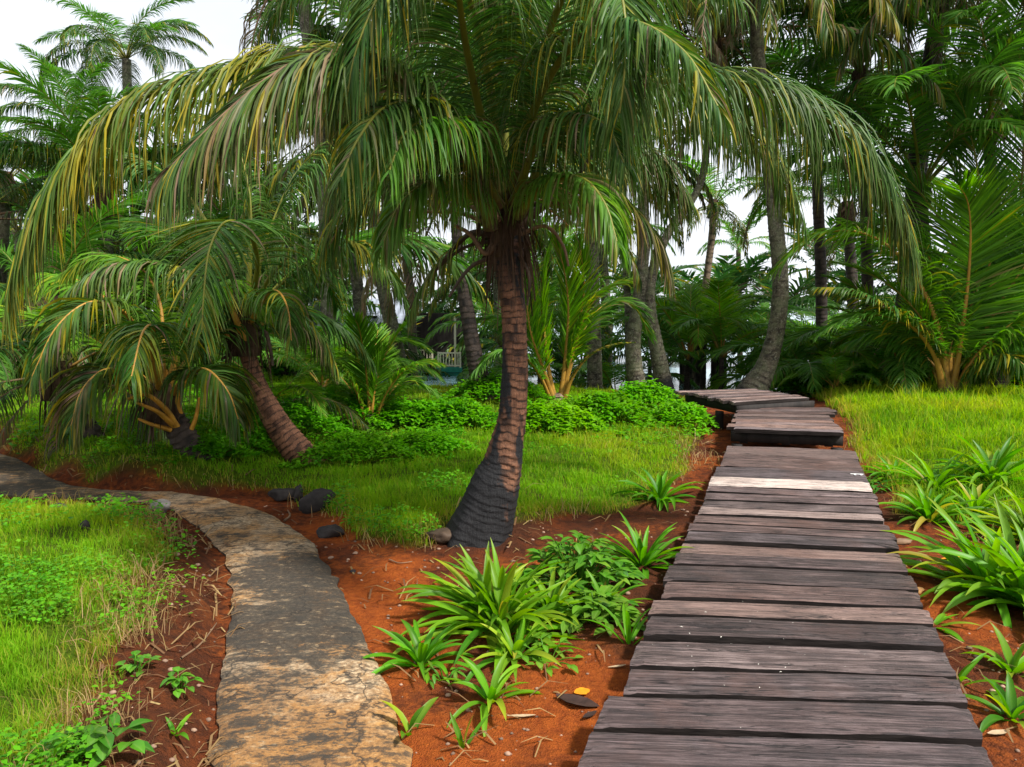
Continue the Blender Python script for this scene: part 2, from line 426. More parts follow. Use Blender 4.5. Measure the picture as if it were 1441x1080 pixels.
# boardwalk frame: section one
BW_N = np.array([G0(815, 1080, .2)[:2], G0(1400, 1080, .2)[:2]])     # near edge ends (as seen at frame bottom)
BW_F = np.array([G0(1025, 625, .2)[:2], G0(1203, 633, .2)[:2]])
_c0 = (BW_N[0] + BW_N[1]) / 2; _c1 = (BW_F[0] + BW_F[1]) / 2
BDIR = (_c1 - _c0) / np.linalg.norm(_c1 - _c0)
BSIDE = np.array([BDIR[1], -BDIR[0]])
BLEN = np.linalg.norm(_c1 - _c0)
PALM = G0(684, 748)[:2]

def coast(x):
    return 20.0 + 18 * sstep(-x, -1.5, 1.0) + 9 * sstep(x, 7.0, 9.5)

def H(x, y):
    x = np.asarray(x, float); y = np.asarray(y, float)
    h = .05 * (fbm(x * .7, y * .7, 3, 3) - .5) + .034 * (fbm(x * 4, y * 4, 5, 5) - .5) * 2
    dm = sdist(MOUND, x, y) + .10 * (fbm(x * 3, y * 3, 3, 8) - .5)
    h = h + (.17 * sstep(dm, .02, .30) + .14 * sstep(dm, .2, 1.1)) * (1 - .75 * sstep(y, 4.6, 6.2))
    dl = sdist(LAWN_MID, x, y) + .16 * (fbm(x * 2.5, y * 2.5, 3, 9) - .5)
    leftbank = sstep(-x, 2.2, 3.4)
    h = h + (.06 + .20 * leftbank) * sstep(dl, -.12, .22) + .05 * sstep(dl, .1, 1.2)
    h = h + .15 * sstep(y, 9.5, 13) * sstep(-x, -3.0, 0.5) * (1 - .6 * sstep(-x, 5, 9))
    dr = sdist(LAWN_RIGHT, x, y)
    h = h + .16 * sstep(dr, -.3, 1.2)
    # soil heaped beside the boardwalk
    al = (x - _c0[0]) * BDIR[0] + (y - _c0[1]) * BDIR[1]
    ac = np.abs((x - _c0[0]) * BSIDE[0] + (y - _c0[1]) * BSIDE[1])
    near = (1 - sstep(ac, .75, 1.5)) * (1 - sstep(al, BLEN - .2, BLEN + .6))
    h = h + .05 * near
    rp = np.hypot(x - PALM[0], y - PALM[1])
    h = h + .07 * (1 - sstep(rp, .2, .75))
    dp = sdist(PATH_POLY, x, y)
    k = sstep(dp, -.10, -.01)
    h = h * (1 - k) + (-.005) * k
    fall = sstep(y - coast(x), -6, 3)
    h = h - 1.5 * fall - 2.0 * sstep(y - coast(x), 3, 14)
    h = h - 1.15 * sstep(y, 13.8, 20) * sstep(-x, -2, 1)
    return h

def GP(px, py):
    z = 0.0
    for _ in range(8):
        p = G0(px, py, z); z = float(H(p[0], p[1]))
    p[2] = z
    return p

def at_depth(px, Y):
    """ground point below the ray column px at world depth Y"""
    x = (px - CX) / FPX * Y
    return np.array([x, Y, float(H(np.array([x]), np.array([Y]))[0])])

# ------------------------------------------------------------------ the ground
def build_ground():
    def axis(lo, hi, n, k, c):
        t = np.linspace(-1, 1, n)
        return t
    # x: fine near the centre, coarse to the horizon
    u = np.linspace(-1, 1, 620)
    xs = np.sign(u) * (9 * np.abs(u) + 400 * np.abs(u) ** 7)
    v = np.linspace(0, 1, 640)
    ys = -4 + 24 * v + 600 * v ** 9
    X, Y = np.meshgrid(xs, ys)
    x, y = X.ravel(), Y.ravel()
    z = H(x, y)
    far = sstep(np.hypot(x, y), 60, 120)
    z = z * (1 - far) + (-4) * far
    n, mcols = len(ys), len(xs)
    i = np.arange(n - 1)[:, None] * mcols; j = np.arange(mcols - 1)[None]
    Q = np.stack([i + j, i + j + 1, i + mcols + j + 1, i + mcols + j], -1).reshape(-1, 4)
    nz = .35 * (fbm(x * 2.2, y * 2.2, 4, 21) - .5)
    g = np.maximum.reduce([sstep(sdist(MOUND, x, y) - .42 + nz, -.05, .15), sstep(sdist(LAWN_MID, x, y) + nz, -.05, .12), sstep(sdist(LAWN_RIGHT, x, y) + nz, -.05, .15)])
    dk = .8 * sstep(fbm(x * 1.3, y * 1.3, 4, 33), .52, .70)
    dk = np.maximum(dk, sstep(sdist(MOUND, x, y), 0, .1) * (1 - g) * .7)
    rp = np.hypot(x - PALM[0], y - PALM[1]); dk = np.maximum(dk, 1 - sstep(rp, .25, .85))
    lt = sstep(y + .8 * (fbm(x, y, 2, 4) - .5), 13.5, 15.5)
    clr = np.zeros_like(g); nn2 = .9 * (fbm(x * 2.5, y * 2.5, 4, 77) - .5)
    for (px_, py_, rx, ry) in ((530, 840, .42, .8), (800, 1010, .55, .55), (640, 1060, .5, .4), (1330, 870, .3, .5), (470, 745, .3, .4), (560, 920, .4, .5)):
        q = G0(px_, py_)[:2]; clr = np.maximum(clr, 1 - sstep(np.hypot((x - q[0]) / rx, (y - q[1]) / ry) + nn2, .55, 1.1))
    dk = dk * (1 - .8 * clr)
    col = np.stack([g * (1 - lt), dk, lt, 1 - clr], 1)
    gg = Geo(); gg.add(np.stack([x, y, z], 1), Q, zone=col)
    tag(link('ground', gg.mesh('ground', M['soil'])), kind='structure')
build_ground()

def build_sea():
    g = Geo(); s = 4000
    g.add([[-s, 12, -.62], [s, 12, -.62], [s, 2 * s, -.62], [-s, 2 * s, -.62]], [[0, 1, 2, 3]])
    tag(link('sea', g.mesh('sea', M['water'])), kind='structure')
build_sea()

def build_path():
    n, k = len(wl), 44
    t = np.linspace(0, 1, k)[None, :, None]
    edge = .06 * (fbm(np.arange(n) * .16, np.zeros(n), 4, 2) - .5)[:, None]
    l2 = wl + edge; r2 = wr - edge
    XY = l2[:, None] * (1 - t) + r2[:, None] * t
    x, y = XY[..., 0].ravel(), XY[..., 1].ravel()
    z = .028 + .012 * (fbm(x * 2.5, y * 2.5, 3, 41) - .5) - .02 * (np.abs(np.tile(np.linspace(-1, 1, k), n)) ** 8)
    i = np.arange(n - 1)[:, None] * k; j = np.arange(k - 1)[None]
    Q = np.stack([i + j, i + j + 1, i + k + j + 1, i + k + j], -1).reshape(-1, 4)
    # dark algae on the middle stretch, soil washed over the near end
    c1 = G0(425, 890)[:2]; c2 = G0(430, 810)[:2]; c3 = G0(300, 730)[:2]
    fz = fbm(x * 2.6, y * 2.6, 4, 52)
    st = 1.25 * np.exp(-(((x - c1[0]) / .55) ** 2 + ((y - c1[1]) / .55) ** 2)) + 1.0 * np.exp(-(((x - c2[0]) / .40) ** 2 + ((y - c2[1]) / .45) ** 2)) + .2 * np.exp(-(((x - c3[0]) / .5) ** 2 + ((y - c3[1]) / .25) ** 2))
    farl = sstep(-x, 3.2, 4.2)
    st = np.clip(st * .9 + (fz - .5) * 1.1 + .10 + .5 * farl, 0, 1.1)
    sand = sstep(-y + 1.6 * (fz - .5), -3.6, -2.7) * .9
    sand = np.maximum(sand, .25 * sstep(fz, .5, .7)); st = st + .12 * sstep(-y, -3.3, -3.0)
    top = np.stack([x, y, z], 1)
    g = Geo(); a = np.stack([st, sand, fz, np.ones_like(fz)], 1)
    g.add(top, Q, stain=a)
    for e, flip in ((0, True), (k - 1, False)):
        s = top.reshape(n, k, 3)[:, e]
        lo = s.copy(); lo[:, 2] = -.16
        q = np.stack([np.arange(n - 1), np.arange(1, n), n + np.arange(1, n), n + np.arange(n - 1)], -1)
        if flip: q = q[:, ::-1]
        g.add(np.vstack([s, lo]), q, stain=np.tile(np.array([[.75, .2, .5, 1]]), (2 * n, 1)))
    tag(link('path', g.mesh('path', M['concrete'])), kind='structure')
build_path()

# ------------------------------------------------------------------ boardwalk
def plank_geo(L, w, th, seed, split=False, sh0=0.0, sh1=0.0):
    """plank centred at origin, length along x"""
    r = np.random.default_rng(seed)
    nx, ny = 46, 8
    xs = np.linspace(-.5, .5, nx) * L
    ys = np.linspace(-.5, .5, ny)
    X, Yn = np.meshgrid(xs, ys, indexing='ij')
    o = r.uniform(0, 99)
    front = 1 + .15 * (fbm(xs * 3.0 + o, np.full(nx, o), 4, seed) - .62) * 2
    back = 1 + .15 * (fbm(xs * 3.0 + o, np.full(nx, o + 9), 4, seed) - .62) * 2
    half = np.where(Yn < 0, front[:, None], back[:, None])
    Y = Yn * w * half
    X = X + np.where(np.abs(X) > L * .499, 1, 0) * 0
    endw = .012 * (fbm(ys * 9 + o, np.full(ny, o), 3, seed) - .5) * 2
    X[0] += endw; X[-1] += endw[::-1]
    fx = (X / L + .5); X = X + Y * (sh0 * (1 - fx) + sh1 * fx)
    Z = .004 * (fbm(X * 2.5 + o, Y * 22, 4, seed) - .5) * 2 + .010 * (fbm(xs * .9 + o, np.zeros(nx), 2, seed) - .5)[:, None]
    ev = np.abs(Yn) * 2
    Z = Z - .005 * sstep(ev, .86, 1.0)
    ex = np.abs(X) / (L / 2); Z = Z - .008 * sstep(ex, .985, 1.0)
    if split:
        yc = (fbm(xs * 1.4 + o, np.full(nx, 3.), 3, seed) - .5) * 1.1
        Z = Z - .016 * np.exp(-((Yn * 2 - yc[:, None]) / .14) ** 2)
    top = np.stack([X, Y, Z], -1)
    bot = np.stack([X, Y * .97, np.full_like(X, -th)], -1)
    g = Geo()
    i = np.arange(nx - 1)[:, None] * ny; j = np.arange(ny - 1)[None]
    Q = np.stack([i + j, i + ny + j, i + ny + j + 1, i + j + 1], -1).reshape(-1, 4)
    g.add(top, Q); g.add(bot, Q[:, ::-1])
    def wall(a, b, mi=0):
        n = len(a); q = np.stack([np.arange(n - 1), np.arange(1, n), n + np.arange(1, n), n + np.arange(n - 1)], -1)
        g.add(np.vstack([a, b]), q, mat=mi)
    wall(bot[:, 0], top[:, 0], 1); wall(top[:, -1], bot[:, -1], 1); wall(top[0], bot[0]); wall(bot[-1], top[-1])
    return g

def bar(a, b, w, h, g=None, seed=0):
    """rough rectangular timber from a to b (centres), w across, h vertical"""
    a = np.array(a, float); b = np.array(b, float); d = norm(b - a)
    up = np.array([0, 0, 1.]) if abs(d[2]) < .9 else np.array([0, 1., 0])
    s = norm(np.cross(d, up)); u = np.cross(s, d)
    r = np.random.default_rng(seed)
    n = 7; V = []
    for k in range(n):
        c = a + (b - a) * k / (n - 1)
        jw = 1 + r.uniform(-.05, .05)
        for (i, j) in ((-1, -1), (1, -1), (1, 1), (-1, 1)):
            V.append(c + s * i * w * .5 * jw + u * j * h * .5 * (1 + r.uniform(-.04, .04)))
    Q = []
    for k in range(n - 1):
        for j in range(4):
            q = 4 * k + j; p = 4 * k + (j + 1) % 4
            Q.append([q, p, p + 4, q + 4])
    Q += [[3, 2, 1, 0], [4 * n - 4, 4 * n - 3, 4 * n - 2, 4 * n - 1]]
    g = g or Geo(); g.add(V, Q); return g

def boardwalk(name, label, A0, A1, B0, B1, z, th, widths, mats, skew=None, beams=True, posts=(), seed=0, zslope=0, ragged=.012, gapr=(.006, .016), zj=.0035, front_board=None):
    """A0,A1 near edge end points (side a, side b); B0,B1 far edge."""
    A0, A1, B0, B1 = [np.array(p, float) for p in (A0, A1, B0, B1)]
    c0 = (A0 + A1) / 2; root = empty(name, (c0[0], c0[1], float(H(c0[0], c0[1]))), label, 'boardwalk')
    ox = np.array(root.location)
    L = np.linalg.norm((B0 + B1) / 2 - c0); r = np.random.default_rng(seed)
    tot = sum(widths); s = 0; idx = 0; planks = []
    for w, mk in zip(widths, mats):
        t0 = s / tot; t1 = (s + w) / tot; t = (t0 + t1) / 2
        a = A0 + (B0 - A0) * t; b = A1 + (B1 - A1) * t
        d = b - a; ln = np.linalg.norm(d); ang = math.atan2(d[1], d[0])
        gap = r.uniform(*gapr)
        wid = w / tot * L * abs(math.cos(0)) - gap
        # perpendicular width correction
        fw = (B0 + B1) / 2 - c0; fw /= np.linalg.norm(fw); nrm = np.array([-d[1], d[0]]) / ln
        wid = (w / tot * L) * abs(np.dot(fw, nrm)) - gap
        e0, e1 = r.normal(0, ragged), r.normal(0, ragged)
        dv = d / ln; ea = (B0 - A0) / np.linalg.norm(B0 - A0); eb = (B1 - A1) / np.linalg.norm(B1 - A1)
        g = plank_geo(ln + e0 + e1, wid, th, seed * 100 + idx, split=r.random() < .3 or w > .4, sh0=float(ea @ dv) / float(ea @ nrm), sh1=float(eb @ dv) / float(eb @ nrm))
        mid = (a + b) / 2 + d / ln * (e1 - e0) / 2
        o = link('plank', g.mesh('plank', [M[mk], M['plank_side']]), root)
        o.location = (mid[0] - ox[0], mid[1] - ox[1], z + zslope * t + r.normal(0, zj) - ox[2])
        o.rotation_euler = (r.normal(0, zj * 3), r.normal(0, zj), ang + r.normal(0, .006))
        if mk == 'plank_pale': o['label'] = 'pale bleached plank'
        planks.append(o); s += w; idx += 1
    if beams:
        for f in (.12, .5, .88):
            p = A0 + (A1 - A0) * f; q = B0 + (B1 - B0) * f; p = p + (q - p) / np.linalg.norm(q - p) * .10
            g = bar((p[0] - ox[0], p[1] - ox[1], z - th - .075 - ox[2]), (q[0] - ox[0], q[1] - ox[1], z + zslope - th - .075 - ox[2]), .09, .13)
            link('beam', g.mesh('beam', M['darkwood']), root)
    if front_board is not None:
        d = (A1 - A0); d /= np.linalg.norm(d); f0 = A0 - (B0 - A0) / np.linalg.norm(B0 - A0) * front_board
        f1 = A1 - (B0 - A0) / np.linalg.norm(B0 - A0) * front_board
        g = bar((f0[0] - ox[0], f0[1] - ox[1], z - th - .062 - ox[2]), (f1[0] - ox[0], f1[1] - ox[1], z - th - .062 - ox[2]), .045, .12)
        link('fascia_or_gap_shade', g.mesh('fascia_or_gap_shade', M['darkwood']), root)
    for (f, t) in posts:
        p = (A0 + (A1 - A0) * f) * (1 - t) + (B0 + (B1 - B0) * f) * t
        zb = float(H(p[0], p[1])) - .1
        g = bar((p[0] - ox[0], p[1] - ox[1], zb - ox[2]), (p[0] - ox[0], p[1] - ox[1], z - th - .145 - ox[2]) if beams else (p[0] - ox[0], p[1] - ox[1], z - th - ox[2]), .10, .10)
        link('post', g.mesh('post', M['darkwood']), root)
    return root, planks

wid1 = [.28, .27, .26, .28, .25, .28, .26, .24, .28, .25, .23, .26, .28, .22, .22, .25, .21, .23, .22, .24, .25, .22, .38, .48, .66, .55]
ext = 1.45  # planks continue under the camera
A0 = BW_N[0] - BDIR * ext + BSIDE * (-.0); A1 = BW_N[1] - BDIR * ext
m1 = ['plank'] * len(wid1); m1[-4] = 'plank_pale'; m1[4] = 'plank_light'; m1[-1] = 'plank_light'
m1[18] = 'plank_light'; m1[14] = 'plank_light'; m1[10] = 'plank_light'; m1[0] = 'plank_light'
bw1, pl1 = boardwalk('boardwalk', 'long low boardwalk of dark weathered planks with one pale plank near its far end', A0, A1, BW_F[0], BW_F[1], .2, .045, wid1, m1, posts=[(.1, .97), (.9, .97), (.1, .5), (.9, .5)], seed=3, gapr=(.020, .045))
# little white paint mark on the second plank from the far end
def paint_mark():
    p = pl1[-3]; g = Geo()
    for (x, y, sx, sy) in ((0, .028, .11, .016), (-.022, .002, .016, .032), (.030, .002, .016, .030)):
        v, q = box(.60 + x, y + .02, .0102, sx, sy, .003); g.add(v, q)
    o = link('paint_mark', g.mesh('paint_mark', simple('white_paint', (.8, .78, .76), .5, .4, .05, 9, .1), False), p)
paint_mark()
# section two, a step higher
z2 = .34
A = [G0(1028, 603, z2)[:2], G0(1188, 609, z2)[:2]]; B = [G0(1040, 573, z2)[:2], G0(1166, 573, z2)[:2]]
w2 = [.16, .2, .17, .2, .2, .22, .2, .2, .18]
bw2, pl2 = boardwalk('boardwalk', 'short raised boardwalk step with greyish pink sunlit planks over a dark gap', A[0], A[1], B[0], B[1], z2, .05, w2, ['plank_light', 'plank_light', 'plank_light', 'plank_light', 'plank', 'plank_light', 'plank', 'plank', 'plank'], posts=[(.06, .03), (.95, .03), (.06, .95), (.95, .95)], seed=5, ragged=.03, zslope=.0, gapr=(.003, .010), zj=.0015, front_board=-.12)  # dark front board is added here to stand for shade in the open gap
# section three, a raised platform turning away
z3 = .45
A = [G0(1035, 566, z3)[:2], G0(1143, 559, z3)[:2]]; B = [G0(955, 549.5, z3)[:2], G0(1062, 547, z3)[:2]]
w3 = [.2, .18, .2, .2, .19, .2, .2, .18, .2, .2, .19, .2, .2, .2]
bw3, pl3 = boardwalk('boardwalk', 'far raised boardwalk platform on posts turning off between the palm trunks', A[0], A[1], B[0], B[1], z3, .05, w3, (['plank_light', 'plank', 'plank'] * 5)[:14], posts=[(.04, .03), (.96, .03), (.04, .3), (.04, .6), (.04, .95), (.96, .6)], seed=9, ragged=.04, gapr=(.003, .008), zj=.001, front_board=.03)

# ------------------------------------------------------------------ palm fronds
def smooth1(n, r, step):
    k = max(2, int(n / step) + 2)
    return np.interp(np.linspace(0, k - 1, n), np.arange(k), r.random(k))

def frond_leaflets(Rp, nl=80, L=.9, w=.032, phi=(66, 20), kup=12, hang=.8, s0=.2, rows=6, fold=True, yellow=.1, dry=.05, seed=0, wind=(0, 0, 0), roll=0.0, gap=.05, tipdry=0.0, geo=None, mat=0, basel=.55, under=1.0):
    r = np.random.default_rng(seed)
    Rp = np.asarray(Rp, float)
    arc = np.concatenate([[0], np.cumsum(np.linalg.norm(np.diff(Rp, axis=0), axis=1))]); arc /= arc[-1]
    Tt = norm(np.gradient(Rp, axis=0))
    chord = Rp[-1] - Rp[0]; h = np.array([chord[0], chord[1], 0])
    if np.linalg.norm(h) < 1e-4: h = np.array([1., 0, 0])
    S0 = norm(np.cross(h, [0, 0, 1.]))
    g = geo or Geo()
    for side in (-1, 1):
        q = np.linspace(0, 1, nl)
        s = s0 + (1 - s0) * np.clip(q + r.normal(0, .25 / nl, nl), 0, 1)
        keep = r.random(nl) > gap
        s = s[keep]; q = q[keep]; n = len(s)
        Pp = np.stack([np.interp(s, arc, Rp[:, k]) for k in range(3)], 1)
        T = norm(np.stack([np.interp(s, arc, Tt[:, k]) for k in range(3)], 1))
        S = norm(S0 - T * (T @ S0)[:, None]); N = np.cross(S, T)
        if roll:
            c, sn = math.cos(roll), math.sin(roll); S, N = S * c + N * sn, N * c - S * sn
        ph = R(phi[0]) + (R(phi[1]) - R(phi[0])) * q ** 1.2 + r.normal(0, .05, n)
        kp = R(kup) + r.normal(0, .09, n)
        d0 = np.cos(ph)[:, None] * T + np.sin(ph)[:, None] * (np.cos(kp)[:, None] * side * S + np.sin(kp)[:, None] * N)
        ln = L * np.clip(basel + 1.9 * q, 0, 1) * (1 - .62 * q ** 2.6) * r.uniform(.82, 1.06, n)
        hg = np.clip(hang + r.normal(0, .10, n) + .12 * (smooth1(n, r, 7) - .5), 0, 1.15)
        t = (np.arange(rows + 1) / rows)[None]
        gt = np.clip((t + .05) * (1.05 + .5 * hang), 0, 1)
        wgt = np.clip(hg[:, None] * gt, 0, .97)
        down = np.array([0, 0, -1.0]) + np.array(wind)
        jit = r.normal(0, .07, (n, 1, 3))
        d = norm(d0[:, None] * (1 - wgt)[..., None] + (down + jit) * wgt[..., None])
        step = ln[:, None, None] / rows
        pos = Pp[:, None] + np.concatenate([np.zeros((n, 1, 3)), np.cumsum(d[:, :-1] * step, 1)], 1)
        tw = r.normal(0, .45, (n, 1, 1))
        Wv = T[:, None] - d * np.sum(T[:, None] * d, -1, keepdims=True)
        Wv = norm(Wv + 1e-4)
        Nn = np.cross(d, Wv)
        Wv = Wv * np.cos(tw) + Nn * np.sin(tw); Nn = np.cross(d, Wv)
        prof = np.interp(t[0], [0, .12, .35, .75, 1.0], [.45, .9, 1.0, .62, .03])
        wid = w * prof[None] * (.75 + .35 * np.sin(np.pi * np.clip(q, .05, .95)))[:, None] * r.uniform(.8, 1.15, (n, 1))
        py = np.clip(.85 * yellow * (.1 + 1.8 * smooth1(n, r, 8) ** 1.4), 0, .9); hit = r.random(n) < py
        yl = np.clip(np.where(hit, r.uniform(.10, .80, n), .03 + .22 * py) + r.normal(0, .02, n), 0, 1)
        pd = np.clip(.62 * dry * (.2 + 1.6 * smooth1(n, r, 6)), 0, 1) if dry < .9 else np.full(n, .95)
        dr = np.clip(np.where(r.random(n) < pd, r.uniform(.2, .95, n), .03 + .25 * pd) + tipdry * q ** 2, 0, 1)
        rn = r.random(n)
        if fold:
            cols = [pos - Wv * wid[..., None] * .5, pos + Nn * wid[..., None] * .22, pos + Wv * wid[..., None] * .5]; cen = [0, 1, 0]
        else:
            cols = [pos - Wv * wid[..., None] * .5, pos + Wv * wid[..., None] * .5]; cen = [.35, .35]
        k = len(cols); V = np.stack(cols, 2)          # n, rows+1, k, 3
        base = (np.arange(n) * (rows + 1) * k)[:, None, None]
        i = (np.arange(rows) * k)[None, :, None]; j = np.arange(k - 1)[None, None]
        b = base + i + j
        Q = np.stack([b, b + 1, b + k + 1, b + k], -1).reshape(-1, 4)
        sh = (n, rows + 1, k)
        tone = np.stack([np.broadcast_to(yl[:, None, None], sh), np.broadcast_to(dr[:, None, None], sh), np.broadcast_to(rn[:, None, None], sh), np.broadcast_to(np.array(cen)[None, None], sh)], -1)
        g.add(V.reshape(-1, 3), Q, mat=mat, tone=tone.reshape(-1, 4), along=np.broadcast_to(t[..., None], sh).reshape(-1))
    return g

def rib_tube(Rp, r0, r1, sides=7, geo=None, mat=0, clasp=1.6):
    n = len(Rp); t = np.linspace(0, 1, n)
    rad = r1 + (r0 - r1) * (1 - t) ** 1.3
    rad = rad * (1 + (clasp - 1) * np.exp(-t / .05))
    V, Q, *_ = tube(Rp, rad, sides, flat=.72)
    g = geo or Geo()
    m = len(V)
    g.add(V, Q, mat=mat, tone=np.tile(np.array([[.4, .1, .5, 0]]), (m, 1)), along=np.repeat(t, sides))
    return g

def rachis(base, az, e0, L, droop, n=28, power=1.25, side=0.0):
    s = np.linspace(0, 1, n)
    el = R(e0) - R(droop) * s ** power
    a = R(az) + R(side) * s ** 1.5
    d = np.stack([np.cos(el) * np.cos(a), np.cos(el) * np.sin(a), np.sin(el)], 1)
    p = np.concatenate([[[0, 0, 0]], np.cumsum((d[:-1] + d[1:]) / 2 * (L / (n - 1)), 0)])
    return p + np.asarray(base, float)

def add_frond(root, Rp, leafmat='frond', ribmat='rib_green', rr=(.030, .004), name='frond', label=None, **kw):
    """frond with its midrib as a sub-part; Rp in world coordinates"""
    Rp = np.asarray(Rp, float) - np.array(root.location)
    b = Rp[0].copy()
    g = frond_leaflets(Rp - b, **kw)
    o = link(name, g.mesh(name, M[leafmat]), root, b)
    if label: o['label'] = label
    link('midrib', rib_tube(Rp - b, *rr).mesh('midrib', M[ribmat]), o)
    return o

# library of shared fronds (heading +x, unit metres at length 1 -> scaled)
LIB = {}
def lib(key, LEN, e0, droop, nvar=2, **kw):
    leafmat = kw.pop('leafmat', 'frond'); ribmat = kw.pop('ribmat', 'rib_green'); rr = kw.pop('rr', (.03, .006)); split = kw.pop('split', True); side = kw.pop('side', 12)
    for v in range(nvar):
        sd = hash_seed(key) + v
        rp = rachis((0, 0, 0), 0, e0 + (v - .5) * 6, LEN, droop + (v - .5) * 10, 24, side=side * (1 if v % 2 else -1))
        if split:
            LIB.setdefault(key, []).append((frond_leaflets(rp, seed=sd, **kw).mesh('frond', M[leafmat]), rib_tube(rp, *rr, sides=6).mesh('midrib', M[ribmat]), LEN))
        else:
            g = frond_leaflets(rp, seed=sd, **kw); rib_tube(rp, *rr, sides=5, geo=g, mat=1)
            LIB.setdefault(key, []).append((g.mesh('frond', [M[leafmat], M[ribmat]]), None, LEN))
def hash_seed(k): return sum(ord(c) * (i + 3) for i, c in enumerate(k)) % 9973

lib('arch', 3.6, 52, 105, 3, nl=100, L=.90, w=.031, hang=.72, rows=5, fold=False, yellow=.14, dry=.05, leafmat='frond')
lib('up', 3.6, 74, 72, 3, nl=96, L=.82, w=.035, hang=.42, rows=5, fold=False, yellow=.06, dry=.02, leafmat='frond_deep')
lib('old', 3.4, 12, 78, 3, nl=96, L=.86, w=.030, hang=.95, rows=5, fold=False, yellow=.38, dry=.25, leafmat='frond', ribmat='rib_dry')
lib('dead', 3.0, -35, 50, 2, nl=54, L=.66, w=.030, hang=1.0, rows=5, fold=False, yellow=.3, dry=.95, leafmat='frond', ribmat='rib_dry', gap=.2)
lib('young', 3.2, 78, 70, 3, nl=110, L=.78, w=.034, hang=.16, rows=5, fold=False, yellow=.10, dry=.02, leafmat='frond_fresh', ribmat='rib_orange')
lib('youngarch', 3.2, 52, 88, 3, nl=110, L=.74, w=.033, hang=.30, rows=5, fold=False, yellow=.14, dry=.03, leafmat='frond_fresh', ribmat='rib_orange')
lib('deep', 3.4, 60, 92, 3, nl=96, L=.85, w=.037, hang=.38, rows=4, fold=False, yellow=.05, dry=.02, leafmat='frond_deep')
lib('deeplow', 3.4, 34, 78, 3, nl=96, L=.85, w=.037, hang=.55, rows=4, fold=False, yellow=.12, dry=.08, leafmat='frond_deep')
lib('far', 3.4, 48, 100, 3, nl=44, L=.80, w=.060, hang=.60, rows=3, fold=False, yellow=.12, dry=.04, leafmat='frond_deep', split=False)
lib('farup', 3.2, 74, 66, 2, nl=44, L=.72, w=.060, hang=.32, rows=3, fold=False, yellow=.06, dry=.02, leafmat='frond_deep', split=False)
lib('farold', 3.2, 5, 80, 2, nl=40, L=.75, w=.055, hang=.95, rows=3, fold=False, yellow=.4, dry=.35, leafmat='frond', split=False)

def put_frond(root, key, base, az, scale, tilt=0, v=None, roll=0):
    me, rib, L = LIB[key][random.randrange(len(LIB[key])) if v is None else v % len(LIB[key])]
    o = link('frond', me, root, np.asarray(base) - np.array(root.location))
    o.rotation_euler = (R(roll), R(-tilt), R(az)); k = scale / L
    o.scale = (k, k, k)
    if rib:
        link('midrib', rib, o)
    return o

def trunk_geo(pts, radii, rings=.05, seed=0, sides=28, steps=None, char=None, ridge=.05, flare=0):
    """pts local; ring-scarred palm trunk"""
    L = np.sum(np.linalg.norm(np.diff(np.asarray(pts), axis=0), axis=1))
    n = steps or int(min(320, max(40, L / rings * 6)))
    C = catmull(np.hstack([np.asarray(pts, float), np.asarray(radii, float)[:, None]]), n)
    r = np.random.default_rng(seed)
    a = np.linspace(0, 2 * np.pi, sides, endpoint=False)
    s = np.linspace(0, L, n)
    wob = .35 * rings * (fbm(np.cos(a)[None] * 1.6 + s[:, None] * 1.3 + seed, np.sin(a)[None] * 1.6 + 5, 3, seed) - .5) * 2.2
    jit = np.interp(s, np.linspace(0, L, 60), np.cumsum(r.uniform(.6, 1.4, 60)) / 60 * 60 / 60)
    ph = ((s[:, None] + wob) / rings + 1.6 * np.interp(s, np.linspace(0, L, max(4, int(L / rings / 2.5))), r.random(max(4, int(L / rings / 2.5))))[:, None])
    fr = ph - np.floor(ph)
    ch = np.zeros_like(fr) if char is None else char(s[:, None] / L + 0 * fr, a[None] + 0 * fr, C[:, None, :3] + 0 * fr[..., None])
    ridge = ridge * (1 - .6 * np.clip(ch, 0, 1))
    prof = 1 + ridge * (1 - fr) ** 1.6 * (.3 + 1.1 * vnoise(np.cos(a)[None] * 2 + np.floor(ph) * 5, np.sin(a)[None] * 2 + np.floor(ph) * 3, seed + 8)) - ridge * .5 + .06 * (fbm(np.cos(a)[None] * 2 + s[:, None] * 3, np.sin(a)[None] * 2 + s[:, None], 3, seed + 5) - .5)
    if flare:
        fl = np.exp(-s / flare)[:, None]
        prof = prof * (1 + fl * .14 * (np.cos(a * 5 + seed)[None] * .6 + np.cos(a * 9 + 1)[None] * .4))
    V, Q, T, N, B = tube(C[:, :3], C[:, 3], sides, prof=prof, ref=np.array([1., 0, 0]))
    rg = sstep(fr, .74, .95) * (.35 + .65 * vnoise(np.cos(a)[None] * 3 + ph * 2, np.sin(a)[None] * 3 + ph, seed + 2))
    cellr = vnoise(np.floor(ph) * 7.3, a[None] * 2.2 + np.floor(ph) * 3.1, seed + 11)
    g = Geo()
    g.add(V, Q, bark=np.stack([ch, rg, cellr, np.ones_like(rg)], -1).reshape(-1, 4))
    c = C[-1, :3] + T[-1] * .01
    k = (n - 1) * sides
    g.add(np.vstack([V[k:], c]), None, [[i, (i + 1) % sides, sides] for i in range(sides)], bark=np.tile(np.array([[.9, 0, .5, 1]]), (sides + 1, 1)))
    return g

